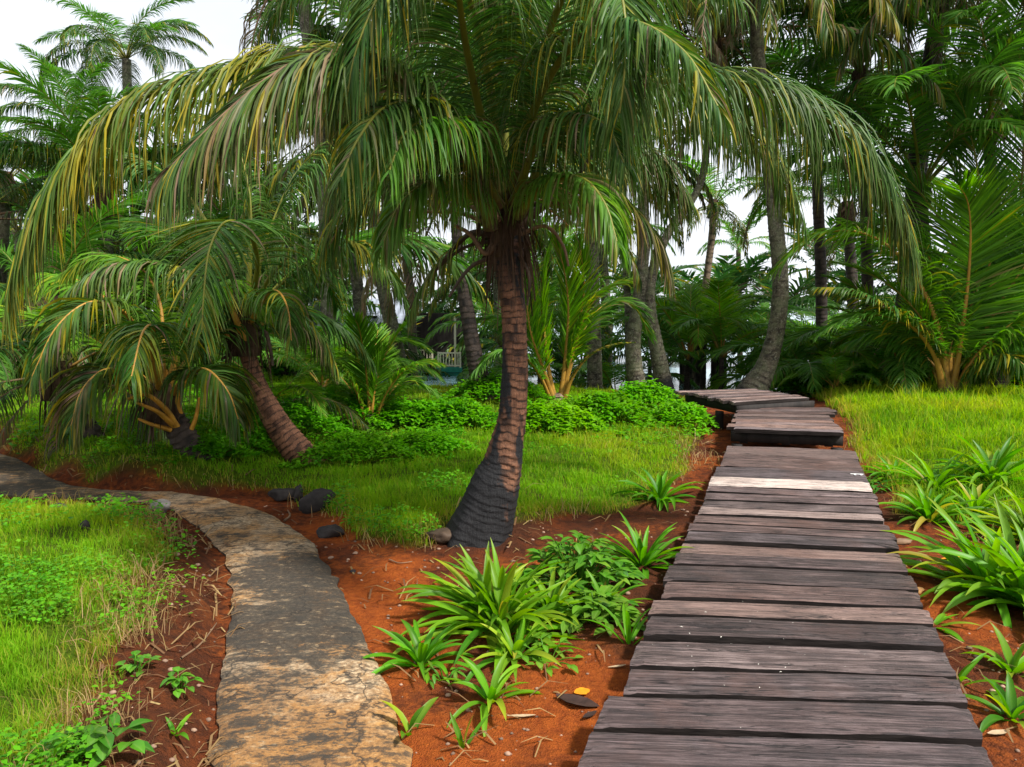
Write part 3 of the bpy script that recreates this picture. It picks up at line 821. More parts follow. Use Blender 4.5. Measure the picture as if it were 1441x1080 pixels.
def fibre_geo(c, up, r, h, seed, strips=60, down=.5, wrap=True):
    """brown sheath fibre: ragged wrap and hanging strips round the crown base (local coordinates)"""
    rr = np.random.default_rng(seed); g = Geo()
    c = np.asarray(c, float); up = np.asarray(up, float)
    if wrap:
        n = 14; t = np.linspace(0, 1, n)
        pts = c + up * (t[:, None] - .5) * h
        rad = r * (1.0 + .25 * np.sin(t * np.pi) - .35 * t)
        a = np.linspace(0, 2 * np.pi, 24, endpoint=False)
        prof = 1 + .35 * (fbm(np.cos(a)[None] * 2.2 + seed, np.sin(a)[None] * 2.2 + t[:, None] * 4, 4, seed) - .5) * 2
        V, Q, *_ = tube(pts, rad, 24, prof=prof); g.add(V, Q)
    for k in range(strips):
        a = rr.uniform(0, 2 * np.pi); o = np.array([math.cos(a), math.sin(a), 0])
        p0 = c + o * r * rr.uniform(.8, 1.2) + up * rr.uniform(-.35, .5) * h
        L = down * rr.uniform(.3, 1.2); m = 6; t = np.linspace(0, 1, m)[:, None]
        pts = p0 + o * .10 * np.sqrt(t) * rr.uniform(.2, 1.6) + np.array([0, 0, -1.]) * L * t + rr.normal(0, .02, 3) * t
        w = rr.uniform(.004, .014) * (1 - .7 * t)
        sd = np.array([-o[1], o[0], 0]); sd = sd * math.cos(k) + o * math.sin(k)
        V = np.stack([pts - sd * w, pts + sd * w], 1).reshape(-1, 3)
        g.add(V, [[2 * i, 2 * i + 1, 2 * i + 3, 2 * i + 2] for i in range(m - 1)])
    return g

def stub_geo(pts, r0, r1, sides=8):
    V, Q, *_ = tube(catmull(pts, 12), np.linspace(r0, r1, 12), sides, flat=.55)
    g = Geo(); g.add(V, Q)
    k = 11 * sides
    g.add(V[k:], None, [[0, i, i + 1] for i in range(1, sides - 1)])
    return g
# ------------------------------------------------------------------ main palm
def FR(lst, n=36): return catmull([P(*q) for q in lst], n)

def trunk_px(lst, Y, z_first=None):
    """(px,py,half width px[,Y]) -> world points and radii"""
    pts = []; rad = []
    for q in lst:
        y = q[3] if len(q) > 3 else Y
        pts.append(P(q[0], q[1], y)); rad.append(q[2] / FPX * y)
    return np.array(pts), np.array(rad)

def main_palm():
    b = GP(684, 748); Y = b[1]
    root = empty('palm_tree', b, 'big coconut palm with a charred ringed trunk between the concrete path and the boardwalk', 'palm tree')
    ox = np.array(root.location)
    pts, rad = trunk_px([(669, 775, 54), (676, 747, 46), (686, 717, 40), (698, 680, 35), (707, 655, 29), (714, 620, 23.5), (720, 593, 20.5), (724, 540, 19), (724.5, 500, 18), (723, 443, 17.5), (718, 400, 19), (715, 360, 22), (713, 318, 24), (712, 285, 17)], Y)
    def char(t, a, V):
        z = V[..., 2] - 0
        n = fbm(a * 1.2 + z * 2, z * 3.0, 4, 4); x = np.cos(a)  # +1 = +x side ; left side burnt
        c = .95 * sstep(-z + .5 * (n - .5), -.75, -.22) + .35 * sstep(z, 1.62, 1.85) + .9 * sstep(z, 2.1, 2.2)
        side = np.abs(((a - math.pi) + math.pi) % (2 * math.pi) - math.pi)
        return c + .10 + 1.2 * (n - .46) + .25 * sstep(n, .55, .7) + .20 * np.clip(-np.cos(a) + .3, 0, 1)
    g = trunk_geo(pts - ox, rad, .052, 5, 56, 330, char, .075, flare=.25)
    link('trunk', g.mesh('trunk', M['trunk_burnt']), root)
    crown = P(713, 312, Y); cl = crown - ox
    link('leaf_sheath', fibre_geo(cl + [0, 0, -.06], (0, 0, 1), .115, .40, 3, 110, .5).mesh('leaf_sheath', M['fibre']), root)
    link('leaf_sheath', fibre_geo(cl + [0, .02, .12], (0, 0, 1), .13, .34, 8, 60, .4).mesh('leaf_sheath', M['fibre']), root)
    kw = dict(rows=7, fold=True, w=.0145)
    C = lambda dx, dy, dY: (713 + dx, 300 + dy, Y + dY)
    F = []
    # (points, kwargs, leaf material, rib material, rib radii)
    F.append((FR([C(-18, 12, -.12), (668, 250, Y - .3), (628, 190, Y - .6), (575, 122, Y - .9), (515, 84, Y - 1.15), (445, 78, Y - 1.35), (380, 108, Y - 1.5), (305, 170, Y - 1.62), (243, 232, Y - 1.7)]),
              dict(nl=266, L=1.0, hang=0.90, yellow=.22, dry=.42, seed=1, s0=.13, gap=.03, roll=.2, phi=(50, 16)), 'frond', 'rib_dry', (.040, .006)))
    F.append((FR([C(-26, 4, .1), (640, 190, Y + .15), (560, 110, Y + .25), (450, 78, Y + .2), (320, 100, Y + .05), (200, 138, Y - .2), (105, 225, Y - .45), (45, 325, Y - .6), (20, 400, Y - .65)]),
              dict(nl=270, L=1.2, hang=0.92, yellow=.85, dry=.10, seed=2, s0=.15, gap=.05, phi=(58, 16)), 'frond', 'rib_green', (.040, .006)))
    F.append((FR([C(-10, -20, -.1), (690, 120, Y - .35), (650, -30, Y - .8), (590, -95, Y - 1.15), (535, -10, Y - 1.45), (500, 75, Y - 1.55), (490, 130, Y - 1.55)]),
              dict(nl=227, L=.90, hang=0.78, yellow=.18, dry=.06, seed=3, s0=.14), 'frond', 'rib_green', (.038, .006)))
    F.append((FR([C(-8, -50, .05), (690, 130, Y), (684, 20, Y - .1), (660, -90, Y - .3), (610, -190, Y - .6), (560, -230, Y - 1.0)]),
              dict(nl=169, L=.95, hang=0.78, yellow=.08, dry=.02, seed=4, s0=.19), 'frond', 'rib_green', (.042, .008)))
    F.append((FR([C(6, -30, -.05), (728, 190, Y - .15), (757, 90, Y - .4), (800, -20, Y - .8), (850, -60, Y - 1.2), (876, 0, Y - 1.5), (880, 80, Y - 1.65), (872, 160, Y - 1.7)]),
              dict(nl=227, L=.85, hang=0.69, yellow=.30, dry=.08, seed=5, s0=.15), 'frond', 'rib_green', (.040, .006)))
    F.append((FR([C(20, 0, -.1), (765, 225, Y - .3), (815, 160, Y - .45), (890, 122, Y - .5), (985, 112, Y - .5), (1075, 124, Y - .45), (1150, 158, Y - .4), (1215, 220, Y - .35), (1255, 285, Y - .3), (1277, 350, Y - .3)]),
              dict(nl=266, L=1.05, hang=0.86, yellow=.18, dry=.05, seed=6, s0=.13), 'frond', 'rib_green', (.040, .006)))
    F.append((FR([C(14, 6, .2), (770, 230, Y + .45), (840, 150, Y + .8), (920, 120, Y + 1.0), (1010, 150, Y + 1.1), (1080, 215, Y + 1.15), (1120, 300, Y + 1.15)]),
              dict(nl=208, L=1.0, hang=0.87, yellow=.32, dry=.08, seed=7, s0=.13), 'frond', 'rib_green', (.036, .006)))
    F.append((FR([C(22, 14, -.05), (775, 285, Y - .1), (830, 268, Y - .2), (880, 285, Y - .3), (920, 330, Y - .35), (940, 380, Y - .38)]),
              dict(nl=83, L=.62, hang=0.92, yellow=.45, dry=.50, seed=8, s0=.14, gap=.15), 'frond', 'rib_dark', (.040, .008)))
    F.append((FR([C(-20, 16, .1), (660, 285, Y + .25), (610, 262, Y + .5), (545, 262, Y + .7), (490, 300, Y + .8), (462, 350, Y + .8)]),
              dict(nl=104, L=.75, hang=0.83, yellow=.25, dry=.12, seed=9, s0=.13), 'frond', 'rib_dry', (.036, .006)))
    F.append((FR([C(-22, 22, -.15), (655, 210, Y - .5), (600, 150, Y - 1.0), (545, 150, Y - 1.45), (505, 195, Y - 1.75), (480, 250, Y - 1.9)]),
              dict(nl=162, L=.74, hang=0.85, yellow=.16, dry=.16, seed=10, s0=.14), 'frond', 'rib_green', (.040, .006)))
    F.append((FR([C(-24, 30, .05), (660, 330, Y + .05), (625, 365, Y + .1), (595, 405, Y + .1), (578, 440, Y + .1)]),
              dict(nl=57, L=.42, hang=0.92, yellow=.5, dry=.30, seed=11, s0=.19, gap=.2), 'frond', 'rib_dark', (.034, .008)))
    F.append((FR([C(4, -30, .15), (735, 150, Y + .4), (790, 30, Y + .8), (870, -60, Y + 1.2), (960, -60, Y + 1.5), (1040, 0, Y + 1.7)]),
              dict(nl=169, L=.95, hang=0.81, yellow=.15, dry=.04, seed=12, s0=.16), 'frond', 'rib_green', (.038, .006)))
    F.append((FR([C(-10, -30, .2), (668, 150, Y + .5), (610, 40, Y + 1.0), (520, -30, Y + 1.4), (430, -20, Y + 1.7), (370, 40, Y + 1.8)]),
              dict(nl=169, L=.95, hang=0.81, yellow=.12, dry=.03, seed=13, s0=.16), 'frond', 'rib_green', (.038, .006)))
    F.append((FR([C(10, -30, -.15), (745, 170, Y - .5), (800, 70, Y - 1.0), (880, 30, Y - 1.5), (960, 70, Y - 1.9), (1010, 150, Y - 2.1)]),
              dict(nl=169, L=.66, hang=0.78, yellow=.22, dry=.06, seed=14, s0=.17), 'frond', 'rib_green', (.040, .006)))
    F.append((FR([C(-4, -20, .1), (712, 150, Y + .1), (722, 30, Y + .15), (745, -80, Y + .3), (790, -170, Y + .5)]),
              dict(nl=156, L=.95, hang=0.69, yellow=.06, dry=.02, seed=15, s0=.19), 'frond_deep', 'rib_green', (.036, .008)))
    F.append((FR([C(-14, -10, -.1), (680, 180, Y - .4), (655, 60, Y - .9), (640, -60, Y - 1.5), (640, -100, Y - 2.0), (645, -60, Y - 2.4)]),
              dict(nl=156, L=.80, hang=0.66, yellow=.10, dry=.03, seed=16, s0=.19), 'frond', 'rib_green', (.038, .006)))
    F.append((FR([C(16, 12, .15), (790, 262, Y + .5), (850, 225, Y + .9), (905, 250, Y + 1.2), (945, 310, Y + 1.35)]),
              dict(nl=91, L=.75, hang=0.87, yellow=.2, dry=.15, seed=17, s0=.14), 'frond', 'rib_dark', (.034, .006)))
    for k, (pp, L_, yl, dr) in enumerate([
        ([C(-18, 10, -.1), (655, 268, Y - .35), (610, 255, Y - .65), (565, 285, Y - .85), (540, 340, Y - .95)], .60, .2, .45),
        ([C(-16, 6, .15), (640, 250, Y + .4), (575, 225, Y + .7), (510, 245, Y + .95), (465, 300, Y + 1.05)], .80, .15, .2),
        ([C(16, 4, -.15), (765, 262, Y - .45), (815, 250, Y - .8), (850, 285, Y - 1.0), (868, 340, Y - 1.1)], .55, .2, .45),
        ([C(18, 2, .1), (785, 240, Y + .35), (850, 205, Y + .6), (915, 222, Y + .8), (965, 280, Y + .9)], .80, .15, .15),
        ([C(-12, -10, -.2), (665, 215, Y - .55), (618, 170, Y - 1.1), (572, 185, Y - 1.55), (548, 240, Y - 1.8)], .62, .12, .15),
        ([C(12, -14, -.2), (750, 215, Y - .5), (800, 165, Y - 1.0), (850, 175, Y - 1.45), (878, 230, Y - 1.7)], .62, .15, .12),
        ([C(-6, -16, .2), (690, 200, Y + .5), (650, 130, Y + 1.0), (585, 110, Y + 1.4), (520, 150, Y + 1.7)], .85, .1, .1),
        ([C(6, -16, .2), (738, 200, Y + .5), (785, 140, Y + 1.0), (850, 125, Y + 1.4), (915, 165, Y + 1.7)], .85, .1, .1)]):
        F.append((FR(pp), dict(nl=130, L=L_, hang=.82, yellow=yl, dry=dr, seed=150 + k, s0=.12, w=.018), 'frond' if k % 2 else 'frond_deep', 'rib_green', (.036, .006)))
    r2 = random.Random(5)
    for k, (az, e0, L_, dr) in enumerate([(20, 60, 3.4, 100), (48, 72, 3.6, 95), (75, 58, 3.6, 95), (100, 76, 3.8, 90), (128, 60, 3.6, 100), (155, 70, 3.6, 100), (178, 56, 3.6, 105), (5, 78, 3.8, 100), (200, 74, 3.4, 110), (335, 70, 3.3, 110), (60, 30, 3.2, 90), (120, 28, 3.2, 90), (165, 18, 2.6, 90), (30, 16, 2.6, 95)]):
        F.append((rachis(C(r2.uniform(-14, 14), r2.uniform(-40, 10), r2.uniform(0, .15)), az, e0, L_, dr, 32, side=r2.uniform(-20, 20)), dict(nl=140, L=1.0, w=.020, hang=.85, yellow=.10, dry=.05 if e0 > 40 else .25, seed=120 + k, s0=.26, rows=6), 'frond_deep', 'rib_green', (.036, .006)))
    for rp, k, lm, rm, rr in F:
        kk = dict(kw); kk.update(k)
        add_frond(root, rp, lm, rm, rr, **kk)
    # dead stalks and old petioles below the crown
    for pts, r0, r1, mt in [
        ([C(-15, 22, -.05), (640, 299, Y - .1), (548, 302, Y - .15)], .030, .016, 'rib_dry'),
        ([C(-16, 40, -.05), (683, 358, Y - .14), (662, 330, Y - .16), (640, 318, Y - .16)], .036, .024, 'rib_dry'),
        ([C(-18, 62, 0), (668, 372, Y - .06), (650, 390, Y - .1), (632, 418, Y - .1)], .030, .018, 'rib_dark'),
        ([C(20, 30, -.05), (768, 318, Y - .1), (792, 345, Y - .12), (800, 375, Y - .12)], .030, .016, 'rib_dry'),
        ([C(22, -5, 0), (800, 262, Y - .05), (842, 205, Y - .1)], .034, .022, 'rib_dark'),
        ([C(22, 10, 0), (800, 270, Y), (872, 282, Y)], .032, .020, 'rib_dark'),
        ([C(18, 60, -.08), (745, 390, Y - .12), (742, 430, Y - .1)], .024, .012, 'rib_dark'),
        ([C(-20, 40, .05), (650, 350, Y + .1), (600, 395, Y + .15), (576, 436, Y + .2)], .026, .012, 'rib_dark')]:
        w = [np.array(P(*q)) - ox for q in pts]
        link('old_petiole', stub_geo(w, r0, r1).mesh('old_petiole', M[mt]), root)
    g = Geo(); r5 = np.random.default_rng(77)
    for k in range(45):
        a = r5.uniform(0, 2 * np.pi); o = np.array([math.cos(a), math.sin(a), 0]); r0 = r5.uniform(.17, .24); L_ = r5.uniform(.04, .15)
        q0 = o * r0 + [-.04, 0, r5.uniform(.02, .12)]; q2 = o * (r0 + L_) + [-.04, 0, r5.uniform(-.05, .0)] + r5.normal(0, .03, 3) * [1, 1, 0]
        V, Q, *_ = tube(catmull([q0, (q0 + q2) / 2 + [0, 0, .02], q2], 7), np.linspace(.010, .004, 7), 5); g.add(V, Q)
    # spent flower stalk with a small nut
    g = Geo(); rr = np.random.default_rng(4); c = np.array(P(775, 285, Y - .18)) - ox
    for k in range(26):
        q0 = c + rr.normal(0, .03, 3); q1 = q0 + np.array([rr.uniform(-.12, .2), rr.uniform(-.12, .05), rr.uniform(-.12, .14)])
        V, Q, *_ = tube(catmull([q0, (q0 + q1) / 2 + rr.normal(0, .02, 3), q1], 6), np.linspace(.006, .003, 6), 4); g.add(V, Q)
    link('flower_stalk', g.mesh('flower_stalk', M['nut']), root)
    c = np.array(P(788, 265, Y - .28)) - ox
    t = np.linspace(0, 1, 10); prof = .042 * np.sqrt(np.clip(np.sin(np.pi * t), 0, 1)) * (1 - .25 * t) + .002
    V, Q, *_ = tube(c + np.array([.05, -.02, -.08]) * (t[:, None] - .5) * 1.1, prof, 12)
    g = Geo(); g.add(V, Q); link('coconut', g.mesh('coconut', M['nut']), root)
    return root
main_palm()

# ------------------------------------------------------------------ the other near palms
def crown_fronds(root, c, specs):
    """specs: list of (key, az, tilt, scale)"""
    for q in specs:
        put_frond(root, q[0], c, q[1], q[3], q[2])

def ring(n, keys, scale, tilt=(-8, 8), az0=0, jit=16, seed=0, skip=()):
    r = random.Random(seed); out = []
    for k in range(n):
        az = az0 + 360 * k / n + r.uniform(-jit, jit)
        if any(a <= az % 360 <= b for a, b in skip): continue
        out.append((keys[k % len(keys)], az, r.uniform(*tilt), scale * r.uniform(.85, 1.12)))
    return out

def trunk_palm(label, tp, Y, mat, specs_fn, group=None, rings=.06, char=None, sheath=True, ridge=.08, flare=.3, name='palm_tree', sides=26, sheath_r=1.5):
    pts, rad = trunk_px(tp, Y)
    b = pts[0].copy(); b[2] = float(H(b[0], b[1]))
    root = empty(name, b, label, 'palm tree', group)
    ox = np.array(root.location)
    pts[0][2] = min(pts[0][2], b[2] - .08)
    g = trunk_geo(pts - ox, rad, rings, hash_seed(label) % 500, sides, None, char, ridge, flare)
    link('trunk', g.mesh('trunk', M[mat]), root)
    c = pts[-1]
    if sheath:
        link('leaf_sheath', fibre_geo(c - ox + [0, 0, -.05], (0, 0, 1), rad[-1] * sheath_r, rad[-1] * 5, hash_seed(label), 60, .5).mesh('leaf_sheath', M['fibre']), root)
    specs_fn(root, c)
    return root

# palm B: leaning reddish trunk
def specsB(root, c):
    Y = c[1]
    kw = dict(rows=6, fold=True, w=.019)
    fr = [
        (FR([(343, 458, Y), (362, 380, Y - .4), (350, 325, Y - 1.0), (318, 312, Y - 1.6), (295, 350, Y - 2.0), (287, 410, Y - 2.2), (284, 465, Y - 2.3)]), dict(nl=120, L=.80, hang=.45, yellow=.22, dry=.06, seed=31, s0=.25, kup=2), 'frond', 'rib_green'),
        (FR([(338, 458, Y), (300, 405, Y - .2), (240, 375, Y - .4), (170, 372, Y - .6), (110, 400, Y - .8), (70, 450, Y - .9)]), dict(nl=125, L=.72, hang=.95, yellow=.3, dry=.2, seed=32, s0=.22), 'frond', 'rib_green'),
        (FR([(350, 455, Y), (380, 390, Y - .1), (430, 345, Y - .2), (490, 340, Y - .3), (540, 372, Y - .3), (570, 420, Y - .3)]), dict(nl=120, L=.70, hang=.85, yellow=.3, dry=.1, seed=33, s0=.22), 'frond', 'rib_green'),
        (FR([(345, 455, Y), (352, 360, Y), (350, 270, Y + .1), (330, 200, Y + .2), (290, 165, Y + .2), (240, 165, Y + .1)]), dict(nl=115, L=.9, hang=.9, yellow=.12, dry=.06, seed=34, s0=.25), 'frond', 'rib_green'),
        (FR([(345, 455, Y), (375, 340, Y + .2), (420, 240, Y + .6), (480, 190, Y + .9), (545, 200, Y + 1.1)]), dict(nl=115, L=.9, hang=.9, yellow=.12, dry=.03, seed=35, s0=.25), 'frond', 'rib_green'),
        (FR([(340, 455, Y + .05), (310, 350, Y + .3), (250, 260, Y + .5), (170, 215, Y + .7), (100, 230, Y + .7), (50, 290, Y + .7)]), dict(nl=115, L=.9, hang=.9, yellow=.15, dry=.06, seed=36, s0=.25), 'frond', 'rib_green'),
        (FR([(350, 460, Y), (372, 420, Y - .5), (390, 410, Y - .9), (405, 435, Y - 1.2), (410, 480, Y - 1.35)]), dict(nl=70, L=.55, hang=.8, yellow=.2, dry=.1, seed=37, s0=.25), 'frond', 'rib_orange'),
        (FR([(338, 462, Y), (318, 430, Y + .2), (280, 425, Y + .4), (245, 450, Y + .5), (225, 490, Y + .55)]), dict(nl=70, L=.62, hang=.9, yellow=.2, dry=.25, seed=38, s0=.25), 'frond', 'rib_orange'),
        (FR([(352, 462, Y), (395, 450, Y + .3), (440, 470, Y + .6), (470, 515, Y + .7)]), dict(nl=70, L=.62, hang=.9, yellow=.2, dry=.3, seed=39, s0=.25), 'frond', 'rib_orange'),
    ]
    for rp, k, lm, rm in fr:
        kk = dict(kw); kk.update(k); add_frond(root, rp, lm, rm, (.036, .006), **kk)
    crown_fronds(root, c, ring(12, ['arch', 'deep', 'arch'], 3.0, (-6, 8), 15, 12, 61, ((172, 360), (0, 10))))
    ox = np.array(root.location)
    for q in ([(335, 485, Y - .05), (318, 470, Y - .1), (305, 455, Y - .1)], [(345, 480, Y - .12), (330, 445, Y - .2), (322, 425, Y - .22)], [(356, 480, Y - .05), (372, 465, Y), (380, 490, Y), (384, 515, Y)], [(335, 492, Y - .05), (322, 500, Y - .1), (312, 506, Y - .1)]):
        link('old_petiole', stub_geo([P(*a) - ox for a in q], .045, .025).mesh('old_petiole', M['stalk_orange' if q[0][1] < 486 and q[-1][1] < 460 else 'rib_dark']), root)
bB = GP(432, 650)
trunk_palm('leaning coconut palm with a bare reddish ringed trunk beyond the bend of the path',
           [(448, 668, 26), (432, 650, 23), (397, 607, 19.5), (369, 557, 14.5), (355, 520, 11.5), (346, 490, 12), (344, 462, 13)], bB[1], 'trunk_red', specsB, rings=.055,
           char=lambda t, a, V: .95 * sstep(t, .80, .9) + .5 * (fbm(a, t * 9, 3, 2) - .5), ridge=.07)

# palm C: dark split trunk, orange petioles
bC = GP(272, 640)
def specsC(root, c):
    Y = c[1]
    for p, a in (([(225, 560, Y), (205, 500, Y - .2), (180, 445, Y - .5), (130, 425, Y - .9), (80, 460, Y - 1.2), (45, 530, Y - 1.35)], (41, .35, .2)),
                 ([(230, 560, Y), (228, 500, Y), (225, 430, Y + .1), (200, 380, Y + .2), (150, 360, Y + .3), (100, 380, Y + .3)], (42, .3, .05)),
                 ([(235, 560, Y), (250, 490, Y), (275, 430, Y + .1), (320, 400, Y + .2), (370, 430, Y + .3)], (43, .25, .05)),
                 ([(222, 562, Y), (190, 535, Y - .3), (150, 520, Y - .6), (115, 550, Y - .8), (100, 600, Y - .9)], (44, .5, .45)),
                 ([(238, 562, Y), (262, 530, Y - .2), (290, 520, Y - .4), (320, 550, Y - .5), (335, 590, Y - .5)], (45, .3, .3)),
                 ([(228, 560, Y), (215, 500, Y - .5), (215, 460, Y - 1.0), (200, 470, Y - 1.4), (185, 530, Y - 1.7)], (46, .35, .1)),
                 ([(226, 560, Y + .1), (190, 470, Y + .4), (120, 400, Y + .8), (50, 390, Y + 1.0), (0, 430, Y + 1.1)], (47, .2, .05)),
                 ([(232, 560, Y + .1), (270, 450, Y + .5), (330, 380, Y + .9), (400, 380, Y + 1.2)], (48, .15, .05))):
        add_frond(root, FR(p), 'frond_fresh' if a[0] in (42, 43, 47) else 'frond', 'rib_orange', (.040, .006), nl=120, L=.70, w=.023, hang=.75, yellow=a[1], dry=a[2] * .7, seed=a[0], s0=.24, rows=5, fold=False)
    crown_fronds(root, c, ring(9, ['arch', 'youngarch', 'arch'], 2.6, (-4, 12), 35, 12, 62, ((225, 360), (0, 20))))
    ox = np.array(root.location)
    for q in ([(248, 600, Y - .1), (232, 575, Y - .2), (205, 555, Y - .3), (180, 562, Y - .4)], [(245, 600, Y - .1), (222, 580, Y - .25), (190, 566, Y - .35)], [(250, 595, Y), (252, 560, Y - .05), (261, 530, Y - .1)], [(255, 598, Y), (246, 560, Y), (232, 520, Y)], [(240, 605, Y - .1), (215, 598, Y - .2), (195, 590, Y - .2)], [(262, 620, Y), (275, 590, Y), (280, 560, Y)]):
        link('old_petiole', stub_geo([P(*a) - ox for a in q], .05, .022).mesh('old_petiole', M['stalk_orange']), root)
trunk_palm('squat palm with black charred trunk and bright orange leaf stalks beside the reddish leaning palm',
           [(286, 655, 24), (272, 638, 20), (252, 605, 18), (238, 580, 15), (229, 560, 12)], bC[1], 'trunk_dark', specsC, rings=.07, ridge=.16, sheath_r=1.7)

# palm D: dark leaning trunk further along
bD = GP(122, 612)
def specsD(root, c):
    crown_fronds(root, c, ring(11, ['arch', 'youngarch', 'old', 'arch'], 2.5, (-12, 6), 10, seed=4) + [('dead', 300, 0, 1.6), ('dead', 210, 0, 1.5), ('old', 260, -10, 1.9)])
trunk_palm('short dark trunk palm leaning away over the grass bank by the path',
           [(134, 622, 19), (120, 604, 16), (100, 580, 13), (86, 556, 11), (80, 530, 11)], bD[1], 'trunk_dark', specsD, rings=.08, ridge=.15)
# palm E: stouter brown fibrous trunk behind
def specsE(root, c):
    crown_fronds(root, c, ring(12, ['arch', 'arch', 'old', 'up'], 3.3, (-10, 8), 0, seed=5) + [('dead', 250, 0, 2.0), ('dead', 320, 0, 1.8)])
trunk_palm('palm with a shaggy brown trunk in deep shade behind the short dark trunk palm',
           [(84, 565, 17), (80, 520, 15), (70, 480, 16), (66, 455, 17)], 13.0, 'trunk_brown', specsE, rings=.09, ridge=.15, sheath_r=1.6)
def specsE2(root, c):
    crown_fronds(root, c, ring(11, ['arch', 'old', 'arch'], 3.4, (-10, 8), 20, seed=6))
trunk_palm('grey palm trunk at the picture edge with fronds drooping over the bank',
           [(22, 560, 13), (12, 520, 12), (2, 470, 12), (-10, 400, 12), (-30, 310, 12)], 14.5, 'trunk_grey', specsE2, rings=.09)

# ------------------------------------------------------------------ trunkless young palms
def young_palm(label, base, n, scale, keys, group=None, seed=0, tilt=(-10, 10), az0=0, ribcols=None, stems=True, extra=(), hgt=.12, skip=()):
    root = empty('young_palm', base, label, 'palm', group)
    c = np.array(base) + [0, 0, hgt]
    if stems:
        r = random.Random(seed); g = Geo()
        pts = np.array([[0, 0, -.1], [0, 0, .0], [0, 0, hgt + .15 * scale / 3]]); k = scale / 3
        g = trunk_geo(pts, np.array([.10, .11, .06]) * k, .05, seed, 14, None, None, .25)
        link('stem_base', g.mesh('stem_base', M['trunk_dark']), root)
    crown_fronds(root, c, ring(n, keys, scale, tilt, az0, 20, seed, skip) + list(extra))
    return root

# F: neat fan-shaped young palm with explicit fronds
def palmF():
    b = GP(521, 606); Y = b[1]
    root = empty('young_palm', b, 'small fan shaped young palm with upright bright green fronds in front of the hut', 'palm')
    for p, a in (([(520, 600, Y), (518, 550, Y), (512, 500, Y - .1), (506, 465, Y - .25), (500, 450, Y - .4)], (61, .05, .55, .10)),
                 ([(522, 600, Y), (527, 550, Y), (540, 505, Y), (556, 475, Y), (566, 462, Y)], (62, .08, .5, .1)),
                 ([(516, 602, Y), (505, 560, Y - .05), (488, 525, Y - .1), (465, 508, Y - .2), (440, 505, Y - .25)], (63, .2, .42, .45)),
                 ([(526, 602, Y), (540, 560, Y - .05), (565, 525, Y - .1), (592, 510, Y - .15), (616, 512, Y - .2)], (64, .25, .42, .4)),
                 ([(518, 602, Y), (500, 560, Y + .2), (478, 530, Y + .4), (455, 525, Y + .5)], (65, .12, .4, .4)),
                 ([(524, 602, Y), (545, 560, Y + .2), (570, 535, Y + .4), (600, 545, Y + .5)], (66, .12, .4, .4)),
                 ([(520, 600, Y + .1), (522, 540, Y + .25), (528, 490, Y + .5), (532, 465, Y + .7)], (67, .05, .5, .15))):
        add_frond(root, FR(p, 26), 'frond_fresh', 'rib_orange', (.026, .005), nl=90, L=a[2], w=.023, hang=a[3], yellow=a[1], dry=.02, seed=a[0], s0=.22, rows=4, fold=False, phi=(62, 18), kup=8)
    g = trunk_geo(np.array([[0, 0, -.08], [0, 0, .04], [0, 0, .22]]), np.array([.10, .10, .05]), .04, 3, 14, None, None, .25)
    link('stem_base', g.mesh('stem_base', M['trunk_brown']), root)
palmF()

# I: central young palm, tall upright fronds, wind-blown
def palmI():
    b = at_depth(786, 12.6); Y = b[1]
    root = empty('young_palm', b, 'tall yellow green young palm of upright fronds just beside the charred trunk', 'palm')
    z0 = 568
    for p, a in (([(788, z0, Y), (796, 500, Y), (800, 430, Y), (792, 370, Y), (775, 325, Y - .1)], (71, .25, .85, .25, 'frond_fresh')),
                 ([(790, z0, Y), (805, 500, Y), (825, 440, Y - .1), (850, 410, Y - .2), (878, 396, Y - .2)], (72, .35, .7, .45, 'frond_fresh')),
                 ([(782, z0, Y), (772, 520, Y), (765, 460, Y), (762, 400, Y), (770, 350, Y)], (73, .15, .85, .2, 'frond_fresh')),
                 ([(792, z0, Y), (806, 530, Y - .1), (830, 500, Y - .2), (862, 485, Y - .3), (890, 482, Y - .4)], (74, .35, .16, .4, 'frond')),
                 ([(780, z0, Y), (765, 520, Y - .1), (748, 470, Y - .2), (742, 420, Y - .2), (750, 380, Y - .2)], (75, .2, .75, .25, 'frond_fresh')),
                 ([(776, z0, Y), (760, 530, Y - .2), (735, 500, Y - .4), (700, 495, Y - .5), (670, 520, Y - .6)], (76, .1, .6, .6, 'frond_deep')),
                 ([(788, z0, Y + .1), (815, 480, Y + .4), (850, 430, Y + .7), (890, 430, Y + .9), (915, 470, Y + 1)], (77, .15, .7, .5, 'frond_deep')),
                 ([(786, z0, Y), (812, 470, Y + .1), (822, 400, Y + .2), (815, 340, Y + .3)], (78, .1, .8, .25, 'frond_fresh')),
                 ([(776, z0, Y + .1), (755, 500, Y + .5), (720, 455, Y + .8), (680, 450, Y + 1.0), (650, 480, Y + 1.1)], (79, .1, .7, .5, 'frond_deep'))):
        add_frond(root, FR(p, 26), a[4], 'rib_orange', (.045, .007), nl=100, L=a[2], w=.032, hang=a[3], yellow=a[1], dry=.04, seed=a[0], s0=.24, rows=4, fold=False, phi=(50, 16), kup=10, wind=(.25, 0, .2))
    g = trunk_geo(np.array([[0, 0, -.08], [0, 0, .02], [0, 0, .12]]), np.array([.13, .12, .05]), .05, 4, 14, None, None, .25)
    link('stem_base', g.mesh('stem_base', M['trunk_brown']), root)
palmI()

